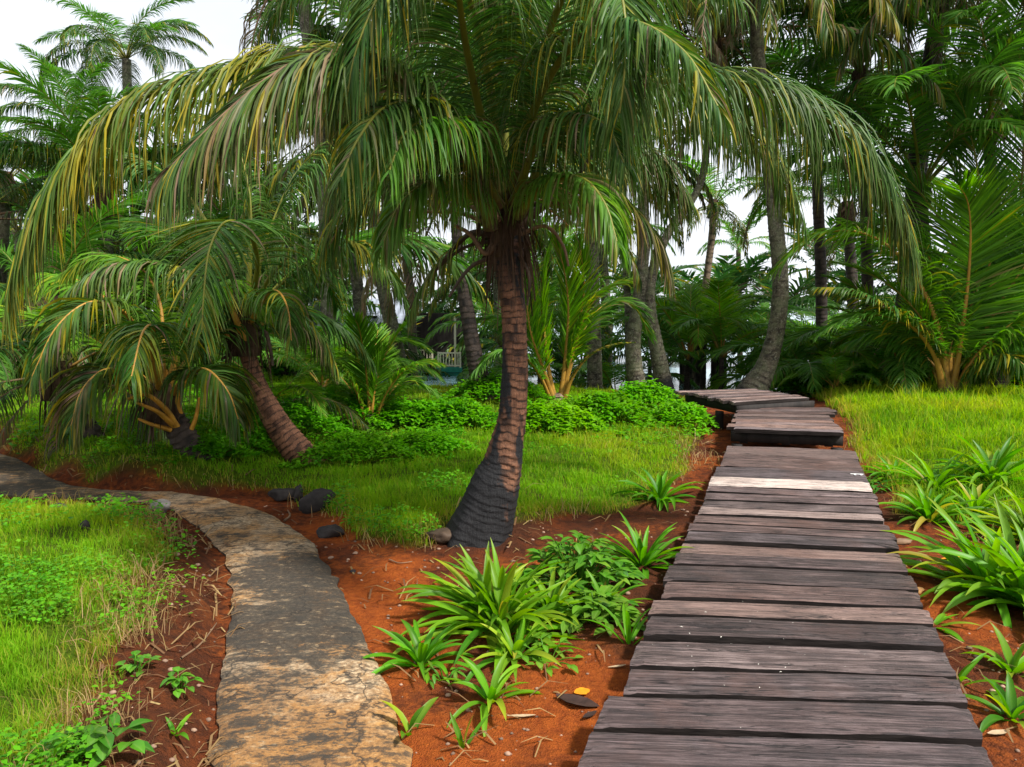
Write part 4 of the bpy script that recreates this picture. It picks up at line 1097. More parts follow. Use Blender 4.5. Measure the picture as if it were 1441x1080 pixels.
# J: big young palm on the right edge of the lawn
def palmJ(K=1.4):
    b = at_depth(1337, 13.6); Y = b[1]; z0 = 556
    root = empty('young_palm', b, 'large young palm with spreading fronds and thick orange stalks behind the tall grass lawn', 'palm')
    for p, a in (([(1340, z0, Y), (1352, 480, Y - .1), (1362, 400, Y - .2), (1366, 330, Y - .4), (1362, 285, Y - .6), (1350, 262, Y - .9)], (81, .05, .95, .12, 'frond_fresh')),
                 ([(1328, z0, Y), (1315, 500, Y - .1), (1280, 455, Y - .3), (1235, 425, Y - .5), (1195, 408, Y - .6), (1150, 405, Y - .7)], (82, .35, .5, .6, 'frond')),
                 ([(1345, z0, Y), (1372, 505, Y - .2), (1420, 460, Y - .4), (1475, 430, Y - .6), (1530, 430, Y - .7)], (83, .25, .75, .5, 'frond_fresh')),
                 ([(1335, z0, Y), (1325, 480, Y), (1300, 410, Y), (1255, 350, Y), (1200, 325, Y - .1), (1140, 335, Y - .1), (1095, 375, Y - .1)], (84, .12, .85, .5, 'frond_fresh')),
                 ([(1335, z0, Y + .1), (1335, 470, Y + .2), (1320, 390, Y + .3), (1285, 330, Y + .4), (1235, 310, Y + .4)], (85, .1, .8, .4, 'frond_deep')),
                 ([(1344, z0, Y), (1385, 470, Y + .1), (1425, 400, Y + .2), (1470, 350, Y + .3), (1530, 340, Y + .4)], (86, .1, .85, .4, 'frond_deep')),
                 ([(1346, z0, Y), (1375, 520, Y - .3), (1415, 500, Y - .7), (1450, 520, Y - 1.0)], (87, .25, .55, .8, 'frond')),
                 ([(1338, z0, Y + .1), (1345, 460, Y + .4), (1390, 380, Y + .7), (1400, 320, Y + .9), (1390, 270, Y + 1.0)], (88, .05, .95, .3, 'frond_deep')),
                 ([(1330, z0, Y + .1), (1300, 500, Y + .5), (1250, 470, Y + .8), (1200, 480, Y + 1.0)], (89, .15, .7, .6, 'frond_deep'))):
        add_frond(root, FR(p, 30), a[4], 'rib_orange', (.065, .008), nl=130, L=a[2] * K, w=.036, hang=a[3], yellow=a[1], dry=.03, seed=a[0], s0=.20, rows=5, fold=False, phi=(80, 24), kup=8, wind=(-.15, 0, .1))
    crown_fronds(root, np.array(b) + [0, 0, .1], ring(8, ['young', 'deep', 'youngarch'], 3.2, (-6, 10), 20, 16, 55, ((215, 325),)))
    g = trunk_geo(np.array([[0, 0, -.1], [0, 0, .03], [0, 0, .16]]), np.array([.19, .17, .07]), .06, 6, 16, None, None, .25)
    link('stem_base', g.mesh('stem_base', M['trunk_brown']), root)
palmJ()

def palmK():
    b = at_depth(1405, 14.6); Y = b[1]; z0 = 555
    root = empty('young_palm', b, 'tall shaded young palm with huge upright dark green fronds towering behind the large spreading palm', 'palm')
    for p, a in (([(1402, z0, Y), (1395, 440, Y), (1386, 340, Y), (1376, 240, Y - .1), (1358, 160, Y - .3), (1335, 112, Y - .6)], (181, 1.35, .16)),
                 ([(1408, z0, Y), (1418, 430, Y), (1432, 320, Y), (1440, 220, Y), (1440, 130, Y - .2), (1432, 60, Y - .5)], (182, 1.35, .2)),
                 ([(1398, z0, Y), (1375, 430, Y), (1335, 330, Y), (1285, 260, Y), (1230, 215, Y), (1175, 200, Y)], (183, 1.2, .35)),
                 ([(1396, z0, Y), (1360, 450, Y), (1310, 380, Y), (1250, 330, Y + .1), (1190, 310, Y + .1)], (184, 1.1, .45)),
                 ([(1412, z0, Y), (1445, 430, Y), (1490, 340, Y), (1540, 280, Y)], (185, 1.2, .3)),
                 ([(1400, z0, Y), (1385, 400, Y + .3), (1350, 260, Y + .6), (1300, 160, Y + .8), (1240, 110, Y + .9)], (186, 1.2, .35)),
                 ([(1406, z0, Y), (1425, 420, Y - .3), (1450, 330, Y - .8), (1462, 290, Y - 1.4), (1455, 290, Y - 2.0)], (187, 1.1, .4))):
        add_frond(root, FR(p, 30), 'frond_deep' if a[0] != 184 else 'frond_fresh', 'rib_green', (.06, .008), nl=120, L=a[1], w=.036, hang=a[2], yellow=.05, dry=.02, seed=a[0], s0=.26, rows=5, fold=False, phi=(58, 18), kup=6)
    g = trunk_geo(np.array([[0, 0, -.1], [0, 0, .05], [0, 0, .5]]), np.array([.20, .20, .10]), .06, 6, 16, None, None, .25)
    link('stem_base', g.mesh('stem_base', M['trunk_dark']), root)
palmK()

YP = [  # label, px, Y, n, scale, keys, seed
    ('young palm on thin orange stalks at the foot of the leaning reddish trunk', 372, 9.5, 8, 1.7, ['youngarch', 'old', 'youngarch'], 1),
    ('low palm clump with orange stalks directly behind the small fan shaped young palm', 552, 12.3, 9, 1.1, ['youngarch', 'deeplow', 'deep'], 2),
    ('shaded young palm with yellow stalks between the reddish trunk and the fan shaped palm', 452, 11.6, 9, 2.0, ['deeplow', 'youngarch', 'deep'], 3),
    ('low spiky palm at the lawn edge beside the curved trunk', 1178, 14.6, 9, 1.3, ['deep', 'youngarch'], 4),
    ('upright young palm with orange stalks next to the large spreading young palm', 1275, 15.6, 10, 2.7, ['young', 'deep', 'deeplow'], 5),
    ('drooping young palm in the shade right behind the curved lichen trunk', 1140, 16.4, 11, 2.7, ['deeplow', 'deep', 'youngarch'], 6),
    ('dark young palm beside the hut porch', 702, 17.5, 10, 1.9, ['deeplow', 'deep'], 7),
    ('bright young palm in the gap between the twin trunks and the thin leaning trunk', 968, 19.0, 10, 3.0, ['youngarch', 'young', 'deep'], 8, 1.3),
    ('young palm arching over the far end of the boardwalk', 1016, 18.6, 10, 2.8, ['youngarch', 'deep', 'young'], 9, 1.3),
    ('young palm filling the space behind the twin lichen trunks', 868, 18.2, 10, 2.6, ['deep', 'deeplow'], 10),
    ('feathery young palm overhanging the hut roof', 446, 17.0, 11, 3.2, ['deep', 'arch', 'deeplow'], 11),
]
for (lb, px_, Y_, n_, sc_, keys_, sd_, *hh) in YP:
    young_palm(lb, at_depth(px_, Y_), n_, sc_, keys_, seed=sd_, tilt=(-10, 12), az0=sd_ * 37, hgt=hh[0] if hh else .12)
# thicket on the right and left: shaded palms nothing tells apart
th = [(1140, 18.5, 3.0), (1165, 19.5, 3.6), (1225, 17.6, 3.4), (1300, 18.2, 3.6), (1372, 17.2, 3.6), (1425, 16.2, 3.4), (1470, 17.8, 3.8), (1200, 21.5, 3.8), (1330, 21.5, 3.8), (1420, 20.5, 4.0), (1500, 15.0, 3.4), (1125, 21.5, 3.2)]
for k, (px_, Y_, sc_) in enumerate(th):
    young_palm('shaded palm in the dark thicket along the back edge of the tall grass lawn', at_depth(px_, Y_), 11, sc_, ['deep', 'deeplow', 'youngarch', 'deep'], 'shaded palms in the thicket behind the tall grass lawn', 40 + k, (-12, 10), k * 50, hgt=.1)
tl = [(-20, 15.5, 3.2), (60, 17.0, 3.4), (150, 14.4, 2.6), (215, 15.6, 3.2), (300, 13.6, 2.4), (330, 17.0, 3.4), (400, 14.4, 2.4),  (-70, 13.0, 3.0)]
for k, (px_, Y_, sc_) in enumerate(tl):
    young_palm('shaded young palm in the undergrowth beyond the grass bank along the path', at_depth(px_, Y_), 10, sc_, ['deeplow', 'deep', 'arch'], 'shaded young palms in the undergrowth beyond the grass bank', 70 + k, (-12, 10), k * 50, hgt=.1)
tm = [(705, 22.5, 2.8), (760, 20.5, 2.4), (820, 24.0, 3.0), (915, 24.5, 3.2), (1062, 23.5, 2.8), (940, 21.8, 2.6)]
for k, (px_, Y_, sc_) in enumerate(tm):
    young_palm('pale green palm in the low belt near the shore between the bare trunks', at_depth(px_, Y_), 11, sc_, ['far', 'farup', 'far'], 'low palms near the shore between the bare trunks', 90 + k, (-6, 14), k * 50, hgt=1.5)

# ------------------------------------------------------------------ tall palms with visible trunks
def tallspec(n, scale, keys=('arch', 'up', 'arch', 'old'), dead=2, seed=0, az0=0, tilt=(-12, 8)):
    def f(root, c):
        r = random.Random(seed)
        crown_fronds(root, c, ring(n, list(keys), scale, tilt, az0, 14, seed) + [(('dead' if keys[0] != 'far' else 'farold'), r.uniform(0, 360), 0, scale * .8) for _ in range(dead)])
    return f
trunk_palm('straighter of the twin lichen grey palm trunks rising beside the boardwalk end',
           [(899, 556, 14), (893, 520, 12), (891, 480, 10.5), (898, 430, 9.5), (904, 380, 8.5), (906, 330, 8), (905, 250, 8), (908, 120, 8.5), (905, -40, 8)], 14.8, 'trunk_grey', tallspec(22, 4.6, dead=3, seed=11), rings=.10)
trunk_palm('curving dark based one of the twin lichen palm trunks with a sideways upper stem',
           [(938, 556, 14), (930, 520, 12), (922, 480, 10), (914, 430, 8.5), (917, 390, 7.5), (930, 350, 6.5), (950, 312, 5.5), (972, 285, 5), (992, 230, 5), (1005, 60, 5)], 15.2, 'trunk_grey', tallspec(20, 4.6, dead=2, seed=12), rings=.10,
           char=lambda t, a, V: .9 * sstep(-t, -.10, -.03) + .4 * (fbm(a, t * 9, 3, 2) - .5))
trunk_palm('curved palm trunk speckled with lichen bending up beside the far boardwalk platform',
           [(1050, 560, 22), (1062, 545, 20), (1076, 520, 15), (1088, 485, 12.5), (1096, 440, 11.5), (1098, 390, 11), (1092, 320, 10.5), (1084, 240, 10), (1070, 120, 9.5), (1062, 0, 9), (1058, -120, 8)], 14.6, 'trunk_grey', tallspec(16, 4.4, ('old', 'arch', 'up', 'arch'), dead=3, seed=13), rings=.10,
           char=lambda t, a, V: .85 * sstep(-t, -.05, -.015) + .3 * (fbm(a, t * 9, 3, 2) - .5))
trunk_palm('thin brown palm trunk leaning against the white sky gap with a drooping crown',
           [(972, 545, 6.5), (980, 500, 6), (987, 450, 5.5), (996, 380, 5), (1002, 330, 5), (1004, 292, 5)], 25.0, 'trunk_brown', tallspec(12, 2.9, ('far', 'farold', 'far', 'farup'), dead=3, seed=14), rings=.2, sides=12)
trunk_palm('tiny distant palm standing alone against the sky through the gap',
           [(1042, 540, 4.5), (1041, 450, 4), (1040, 400, 3.6), (1039, 352, 3.4)], 36.0, 'trunk_brown', tallspec(11, 2.3, ('far', 'farup'), dead=0, seed=15), rings=.3, sides=10, sheath=False)
trunk_palm('dark palm trunk with split black stems right behind the charred main trunk',
           [(694, 590, 20), (684, 560, 18), (672, 520, 13), (664, 480, 11), (656, 430, 10), (648, 380, 8), (642, 320, 7.5), (640, 250, 7)], 12.4, 'trunk_dark', tallspec(20, 3.8, dead=3, seed=16), rings=.09)
trunk_palm('slanting mottled palm trunk rising from behind the small fan shaped palm',
           [(566, 545, 11), (560, 500, 10.5), (549, 450, 10), (538, 400, 9.5), (531, 350, 9), (524, 280, 8.5), (512, 180, 8)], 16.4, 'trunk_grey', tallspec(19, 4.0, dead=2, seed=17), rings=.10)
trunk_palm('slender upright palm trunk standing at the near corner of the hut',
           [(583, 545, 7), (581, 500, 6.5), (579, 430, 6), (572, 360, 6), (564, 290, 5.5), (552, 200, 5)], 18.8, 'trunk_grey', tallspec(12, 3.6, ('far', 'far', 'farold'), dead=2, seed=18), rings=.12)
trunk_palm('grey palm trunk partly hidden above the hut roof beside the slanting mottled trunk',
           [(520, 545, 9), (512, 490, 9), (506, 430, 8.5), (500, 380, 8), (488, 300, 8), (470, 190, 8)], 18.0, 'trunk_grey', tallspec(12, 3.8, ('far', 'far', 'farold'), dead=1, seed=19), rings=.12)
trunk_palm('thinnest pale straight palm trunk just beside the twin lichen trunks',
           [(886, 545, 5.5), (884, 450, 5), (881, 380, 5), (879, 320, 5), (876, 230, 4.5)], 19.5, 'trunk_grey', tallspec(11, 3.4, ('far', 'farold', 'far'), dead=2, seed=20), rings=.12, sides=14)
trunk_palm('dark tall palm hung with dead fronds above the thicket of young palms',
           [(1268, 560, 15), (1274, 450, 14), (1284, 320, 13), (1294, 210, 12.5), (1308, 110, 12), (1322, 20, 12), (1336, -70, 12)], 17.0, 'trunk_dark',
           lambda root, c: crown_fronds(root, c, ring(16, ['arch', 'old', 'deep', 'arch'], 4.6, (-18, 4), 0, seed=22) + [('dead', a, t, 3.4) for a, t in ((200, 0), (240, -10), (150, 0), (300, 5), (20, -5), (270, -15), (180, -20))]), rings=.08, sheath_r=1.8)
trunk_palm('tall palm half hidden in the dark fronds at the edge above the thicket',
           [(1530, 560, 13), (1525, 420, 12), (1512, 250, 12), (1490, 100, 11), (1470, -10, 11)], 14.0, 'trunk_dark', tallspec(14, 4.2, ('deep', 'arch', 'deeplow', 'old'), dead=3, seed=23), rings=.1)
_t = [o for o in COL.objects if str(o.get('label', '')).startswith('curved palm trunk speckled')][0]
for k, (pp, yl, dr) in enumerate([([(1058, -120, 14.6), (1090, -170, 13.8), (1150, -130, 12.8), (1215, -50, 12.2), (1262, 30, 12.0)], .75, .25), ([(1058, -120, 14.6), (1060, -160, 13.4), (1072, -110, 12.2), (1080, -30, 11.6), (1085, 40, 11.4)], .5, .15),
                                ([(1058, -120, 14.6), (1020, -170, 13.9), (960, -130, 13.2), (915, -50, 12.8), (890, 30, 12.6)], .4, .1), ([(1058, -120, 14.6), (1110, -150, 15.0), (1180, -110, 15.2), (1240, -20, 15.3), (1270, 60, 15.3)], .5, .6),
                                ([(1058, -120, 14.6), (1075, -160, 13.6), (1115, -120, 12.4), (1150, -40, 11.8), (1165, 40, 11.6)], .7, .2)]):
    add_frond(_t, FR(pp, 30), 'frond', 'rib_green', (.04, .007), nl=120, L=1.15, w=.026, hang=.95, yellow=yl, dry=dr, seed=400 + k, s0=.2, rows=5, fold=False)
trunk_palm('tall slim palm hidden behind the big coconut palm whose crown fills the gap above it',
           [(724, 560, 8), (726, 480, 8), (720, 380, 8), (714, 250, 8), (700, 100, 8), (680, -30, 8)], 13.0, 'trunk_grey', tallspec(24, 4.2, ('deep', 'arch', 'up'), dead=2, seed=28), rings=.1)
trunk_palm('tall slim grey palm trunk between the charred trunk and the twin lichen trunks',
           [(838, 560, 11), (834, 420, 10), (830, 250, 9.5), (826, 100, 9), (820, -40, 9)], 16.0, 'trunk_grey', tallspec(24, 4.6, ('deep', 'arch', 'up'), dead=2, seed=29), rings=.1)
# fine feathery palm overhead to the upper left, and the far crown against the sky
trunk_palm('palm standing in the undergrowth whose feathery crown hangs over the reddish leaning palm',
           [(470, 560, 11), (462, 430, 10), (455, 250, 9.5), (440, 100, 9), (420, -40, 9)], 13.6, 'trunk_grey', tallspec(24, 4.4, ('deep', 'arch', 'up'), dead=1, seed=24), rings=.1)
trunk_palm('far palm crown silhouetted against the white sky above the leafy bank',
           [(196, 560, 7), (194, 400, 6.5), (188, 250, 6), (180, 140, 6), (178, 84, 6)], 19.0, 'trunk_grey', tallspec(20, 2.3, ('arch', 'up', 'arch'), dead=0, seed=25, tilt=(-35, 10)), rings=.15, sides=14, sheath=False)
trunk_palm('palm with low hanging crown below the silhouetted far crown',
           [(120, 560, 9), (115, 430, 8.5), (112, 300, 8), (108, 190, 8)], 17.5, 'trunk_grey', tallspec(18, 2.4, ('arch', 'up', 'old'), dead=1, seed=26), rings=.15, sides=14, sheath=False)
trunk_palm('palm with a dense low crown between the silhouetted crowns and the leaning palms', [(160, 560, 10), (156, 450, 9.5), (150, 360, 9), (148, 285, 9)], 14.6, 'trunk_grey', tallspec(20, 3.0, ('arch', 'up', 'arch', 'deep'), dead=2, seed=36), rings=.15, sides=14)
trunk_palm('palm at the picture edge with a low bushy crown against the sky',
           [(-6, 560, 10), (-2, 420, 9), (4, 300, 9), (6, 262, 9)], 16.5, 'trunk_grey', tallspec(16, 2.5, ('arch', 'deep', 'old'), dead=1, seed=27), rings=.15, sides=14)

# mid-height palms filling the canopy behind
cp = [(1300, 15.8, 270, 4.2), (1395, 15.2, 180, 4.2), (1150, 19.5, 190, 4.0), (1215, 17.5, 110, 4.0), (1195, 22.5, 300, 3.4)]
for k, (px_, Y_, top, sc_) in enumerate(cp):
    p = at_depth(px_, Y_); hw = 9
    trunk_palm('shaded palm whose crown closes the canopy above the thicket behind the tall grass lawn', [(px_, 570, hw), (px_ + 6, 460, hw * .9), (px_ + 3, (460 + top) / 2, hw * .85), (px_ - 4, top, hw * .8)], Y_, 'trunk_dark',
               tallspec(13, sc_, ('deep', 'deeplow', 'up', 'arch'), dead=1, seed=110 + k), group='shaded palms closing the canopy above the thicket', rings=.15, sides=12, flare=0)
cl = [(30, 20.0, 330, 3.4), (250, 19.5, 330, 3.6), (330, 21.0, 290, 3.6), (410, 20.5, 330, 3.6), (700, 24.0, 370, 3.0), (290, 15.5, 380, 2.6), (130, 16.0, 400, 2.6), (720, 25.0, 380, 3.2), (790, 27.0, 390, 3.2), (850, 26.0, 350, 3.2)]
for k, (px_, Y_, top, sc_) in enumerate(cl):
    trunk_palm('green palm in the grove behind the leaning palms and the hut', [(px_, 565, 8), (px_ + 5, 480, 7.5), (px_ + 2, (480 + top) / 2, 7), (px_ - 3, top, 7)], Y_, 'trunk_grey',
               tallspec(12, sc_, ('far', 'far', 'farold', 'farup'), dead=1, seed=140 + k), group='green palms in the grove behind the leaning palms', rings=.2, sides=10, flare=0, sheath=False)
# stems standing in the shallows by the shore
for k, (px_, Y_) in enumerate([(968, 22.5), (981, 23.4), (988, 21.8), (1002, 22.8), (1009, 23.6), (1017, 22.2), (958, 24.0), (850, 24), (829, 23)]):
    trunk_palm('thin dark palm trunk against the bright water by the shore', [(px_, 552, 4 + k % 3), (px_ + 2, 520, 4), (px_ + 5 - k, 480, 4), (px_ + 6 - 2 * k, 470, 4)], Y_, 'trunk_dark',
               tallspec(8, 2.0, ('far', 'farup'), dead=0, seed=170 + k), group='thin dark trunks against the bright water', rings=.2, sides=8, flare=0, sheath=False)

# far wood: one mass of fronds
def far_wood():
    g = Geo(); r = random.Random(3)
    src = [frond_leaflets(rachis((0, 0, 0), 0, e, 3.0, d, 14), nl=26, L=.9, w=.10, hang=h, rows=2, fold=False, yellow=.1, dry=.05, seed=200 + k) for k, (e, d, h) in enumerate(((50, 100, .6), (75, 70, .35), (20, 70, .9)))]
    S = []
    for s in src:
        S.append((np.concatenate(s.V), np.concatenate(s.Q), np.concatenate([a[1] for a in s.A['tone']]), np.concatenate([a[1] for a in s.A['along']])))
    def crown(x, y, z, n, sc):
        for k in range(n):
            V, Q, tn, al = S[r.randrange(3)]
            a = r.uniform(0, 2 * math.pi); s = sc * r.uniform(.8, 1.2)
            c, sn = math.cos(a), math.sin(a)
            Rm = np.array([[c, -sn, 0], [sn, c, 0], [0, 0, 1.]])
            g.add((V @ Rm.T) * s + [x, y, z], Q, tone=tn, along=al)
    for k in range(74):
        px_ = r.uniform(-260, 1720); Y = r.uniform(25, 36)
        top = 470 - r.uniform(0, 90)
        if 880 < px_ < 1120: top = r.uniform(445, 465); Y = r.uniform(30, 36)
        if px_ > 1120: top -= r.uniform(0, 90)
        if 560 < px_ < 660: top = r.uniform(420, 455); Y = r.uniform(34, 38)
        if px_ < 460: top -= r.uniform(0, 70)
        q = P(px_, top, Y)
        crown(q[0], q[1], q[2], 11, 1.1)
        if q[2] > 1.5: crown(q[0] + r.uniform(-2, 2), q[1] + 1, q[2] - 2.2, 9, 1.1)
        if not (880 < px_ < 1120): crown(q[0] + r.uniform(-2, 2), q[1] + 1, float(H(q[0], q[1])) + .6, 9, 1.0)
    tag(link('distant_trees', g.mesh('distant_trees', M['frond'])), 'far belt of palm foliage closing the view behind the grove', 'foliage', kind='stuff')
far_wood()

# ------------------------------------------------------------------ hut
def hut():
    Y = 27.0; p0 = P(606, 520, Y)
    root = empty('hut', (p0[0], Y, float(H(p0[0], Y))), 'hut with green floor edge and cream railings half hidden among palm trunks', 'hut')
    ox = np.array(root.location)
    zf = P(606, 518, Y)[2]; x1 = P(647, 0, Y)[0]; xm = P(606, 0, Y)[0]; x0 = P(430, 0, Y)[0]
    def bx(name, mat, a, b, par=root):
        g = Geo(); a = np.array(a, float); b = np.array(b, float); v, q = box(*((a + b) / 2 - ox), *np.abs(b - a)); g.add(v, q)
        o = link(name, g.mesh(name, M[mat], False), par)
        bv = o.modifiers.new('bevel', 'BEVEL'); bv.width = .008; bv.segments = 1
        return o
    bx('floor', 'darkwood', (x0, Y + .03, zf - .10), (x1 - .03, Y + 3.2, zf))
    bx('floor_edge', 'teal', (xm, Y, zf - .17), (x1, Y + .028, zf + .03))
    bx('floor_edge', 'teal', (xm - .2, Y + .06, zf - .30), (x1 - .1, Y + .028 + .06, zf - .19))
    def railing(xa, xb, y, zb, zt, n):
        g = Geo()
        for z in (zb, zt):
            v, q = box(*(np.array([(xa + xb) / 2, y, z]) - ox), xb - xa, .05, .05); g.add(v, q)
        for k in range(n):
            x = xa + (xb - xa) * (k + .5) / n
            v, q = box(*(np.array([x, y, (zb + zt) / 2]) - ox), .035, .03, zt - zb - .052); g.add(v, q)
        for x in (xa - .03, xb + .03):
            v, q = box(*(np.array([x, y, (zb + zt) / 2 - .02]) - ox), .06, .06, zt - zb + .12); g.add(v, q)
        link('railing', g.mesh('railing', M['cream'], False), root)
    zt = P(606, 497, Y)[2]
    railing(P(613, 0, Y)[0], P(643, 0, Y)[0], Y + .02, zf + .08, zt, 7)
    railing(P(540, 0, Y + 2)[0], P(602, 0, Y + 2)[0], Y + 2.0, zf + .10, zt - .0, 14)
    bx('roof_post', 'cream', (P(635, 0, Y)[0], Y + .1, zf), (P(638, 0, Y)[0], Y + .17, zf + 1.9))
    for px_ in (603, 640):
        x = P(px_, 0, Y)[0]; bx('stilt', 'darkwood', (x, Y + .15, zf - 1.6), (x + .12, Y + .27, zf - .31))
    for px_ in (618, 628, 612):
        x = P(px_, 0, Y)[0]; bx('stilt', 'darkwood', (x, Y + 1.2, zf - 1.6), (x + .08, Y + 1.28, zf - .10))
    bx('wall', 'darkwood', (x0, Y + 3.25, zf - 1.5), (x1 - .1, Y + 3.4, zf + 2.0))
    bx('wall', 'darkwood', (x0 - .0, Y + .4, zf - 1.5), (P(520, 0, Y)[0], Y + .55, zf + 1.9))
    # sloping roof
    g = Geo(); zr = P(450, 462, Y)[2]
    n = 60; xs = np.linspace(x0 - .6, P(560, 0, Y)[0], n); rip = .03 * np.sin(np.arange(n) * 1.6)
    top = []
    for (y, z) in ((Y - .5, zr), (Y + 2.2, zr + 1.1), (Y + 4.6, zr + .1)):
        top.append(np.stack([xs, np.full(n, y), z + rip], 1) - ox)
    V = np.concatenate(top + [t - [0, 0, .05] for t in top])
    Q = []
    for s in (0, 3 * n):
        for r_ in range(2):
            for k in range(n - 1):
                a = s + r_ * n + k; Q.append([a, a + 1, a + n + 1, a + n])
    for k in range(n - 1): Q.append([k, k + 1, 3 * n + k + 1, 3 * n + k])
    g.add(V, Q); link('roof', g.mesh('roof', M['roof']), root)
hut()

# ------------------------------------------------------------------ low plants
def strap_leaf(g, p0, az, e0, L, w, droop, r, rows=9, yellow=.1, dry=0., twist=0):
    t = np.linspace(0, 1, rows + 1)
    el = R(e0) - R(droop) * t ** 1.4
    a = R(az) + R(r.normal(0, 12)) * t
    d = np.stack([np.cos(el) * np.cos(a), np.cos(el) * np.sin(a), np.sin(el)], 1)
    pos = p0 + np.concatenate([[[0, 0, 0]], np.cumsum(d[:-1] * L / rows, 0)])
    s = np.stack([-np.sin(a), np.cos(a), 0 * a], 1)
    nn = np.cross(d, s); tw = twist * t
    s2 = s * np.cos(tw)[:, None] + nn * np.sin(tw)[:, None]; nn = np.cross(d, s2)
    prof = np.interp(t, [0, .15, .45, .8, 1], [.55, .85, 1, .62, .04]) * w
    edge = nn * (-prof * .30)[:, None]
    V = np.stack([pos - s2 * prof[:, None] / 2 - edge, pos, pos + s2 * prof[:, None] / 2 - edge], 1)
    b = (np.arange(rows) * 3)[:, None] + np.arange(2)[None]
    Q = np.stack([b, b + 1, b + 4, b + 3], -1).reshape(-1, 4)
    k = 3 * (rows + 1); rn = r.random()
    tone = np.tile(np.array([[np.clip(yellow + r.normal(0, .06), 0, 1), dry, rn, 0]]), (k, 1)); tone[1::3, 3] = .9
    g.add(V.reshape(-1, 3), Q, tone=tone, along=np.repeat(t, 3))

def lily(label, base, n, L, w=.04, seed=0, droop=(60, 110), elev=(25, 86), yellow=.12, azr=None, name='lily_plant', group=None, dry=.03, hearts=1):
    r = np.random.default_rng(seed); g = Geo()
    for k in range(n):
        f = (k + .5) / n
        az = k * 137.5 + r.normal(0, 15) if azr is None else r.uniform(*azr)
        e = elev[1] + (elev[0] - elev[1]) * f ** .8 + r.normal(0, 6)
        o = np.array([math.cos(R(az)), math.sin(R(az)), 0]) * .035 * f * L / .5
        if hearts > 1:
            hb = np.array([math.cos(k % hearts * 2.4), math.sin(k % hearts * 2.4), 0]) * .10 * (k % hearts > 0) * L / .5; o = o + hb
        strap_leaf(g, o + [0, 0, -.02], az, e, L * r.uniform(.72, 1.1) * (.75 + .35 * f), w * r.uniform(.8, 1.15), r.uniform(*droop) * (.45 + .55 * f), r, yellow=yellow + (.35 if r.random() < .06 else 0), dry=.5 if r.random() < dry else 0., twist=r.normal(0, .35))
    o = link(name, g.mesh(name, M['lily']), None, base)
    return tag(o, label, 'plant', group)

lily('largest strap leaved lily clump in red soil in front of the charred palm trunk', GP(705, 880), 115, .60, .050, 1, (50, 115), (14, 86), .14, hearts=3)
lily('low lily with arching leaves just below the largest lily clump', GP(725, 925), 30, .36, .036, 2, (70, 120), (15, 70), .15)
lily('dark drooping lily rooted at the edge of the concrete path', GP(592, 935), 28, .36, .034, 3, (60, 120), (20, 75), .0)
lily('small lily with few leaves spilling down the soil beneath the low arching lily', GP(690, 985), 16, .28, .034, 4, (60, 110), (25, 75), .1)
lily('three leaved lily sprout beside the concrete path in bare soil', GP(577, 1030), 4, .20, .036, 6, (40, 80), (35, 75), .05)
lily('single narrow lily sprout standing in soil next to the path corner', GP(652, 1050), 4, .19, .024, 7, (20, 60), (50, 86), .1)
lily('lily clump touching the boardwalk edge beside the broad leaved plant', GP(905, 795), 40, .46, .036, 8, (60, 110), (20, 80), .02)
lily('mid sized lily growing between the largest lily clump and the broad leaved bushy plant', GP(778, 868), 34, .42, .044, 31, (55, 110), (18, 80), .16)
lily('trailing lily leaves in front of the broad leaved bushy plant', GP(850, 862), 26, .34, .034, 32, (60, 115), (15, 75), .10)
lily('thin lily leaf tuft leaning on the boardwalk below the broad leaved plant', GP(885, 905), 7, .34, .026, 9, (50, 90), (40, 80), .05)
lily('dark green lily rosette at the lawn edge beside the soil gap', GP(928, 705), 40, .50, .046, 10, (60, 110), (20, 75), .04)
lily('upright lily with broad leaves in the middle of the soil beyond the boardwalk', GP(1308, 732), 32, .46, .050, 11, (40, 100), (20, 84), .04)
lily('sprawling lily with long pale arching leaves behind the upright broad lily', GP(1318, 690), 34, .60, .044, 12, (50, 110), (20, 75), .10)
lily('tall glossy lily growing in the high grass of the lawn', GP(1398, 680), 40, .66, .062, 13, (50, 100), (20, 80), .05)
lily('dark low lily hugging the boardwalk side near the pale plank', GP(1258, 672), 34, .40, .040, 14, (60, 120), (15, 65), .0)
lily('big dense lily clump overhanging red soil at the picture edge', GP(1432, 845), 130, .78, .056, 15, (60, 115), (12, 80), .10, hearts=3)
lily('bright lily with yellowing leaf tips behind the big dense lily clump', GP(1452, 760), 46, .62, .055, 16, (60, 105), (15, 80), .22)
lily('small lily tuft under the big dense lily clump', GP(1425, 945), 12, .28, .040, 17, (60, 110), (20, 75), .12)
lily('low spreading lily in the grass edge between the glossy lily and the dense clump', GP(1372, 725), 36, .46, .046, 33, (50, 110), (15, 75), .12)
lily('straggling lily on the dark soil at the bottom corner next to the boardwalk', GP(1425, 1010), 13, .26, .036, 18, (60, 120), (20, 75), .05)
lily('creeping strap leaved plant running along the boardwalk side', GP(1312, 880), 12, .26, .030, 19, (60, 110), (8, 40), .08)
lily('few strap leaves reaching over the boardwalk edge', GP(1345, 960), 6, .26, .022, 20, (60, 100), (30, 70), .1)
lily('leafy plant at the bottom corner of the mound beyond the path', GP(70, 1085), 16, .18, .040, 21, (60, 100), (20, 75), .05)
lily('small leafy sprout on the bare bank beside the path', GP(245, 1030), 6, .12, .022, 22, (40, 80), (30, 75), .02)

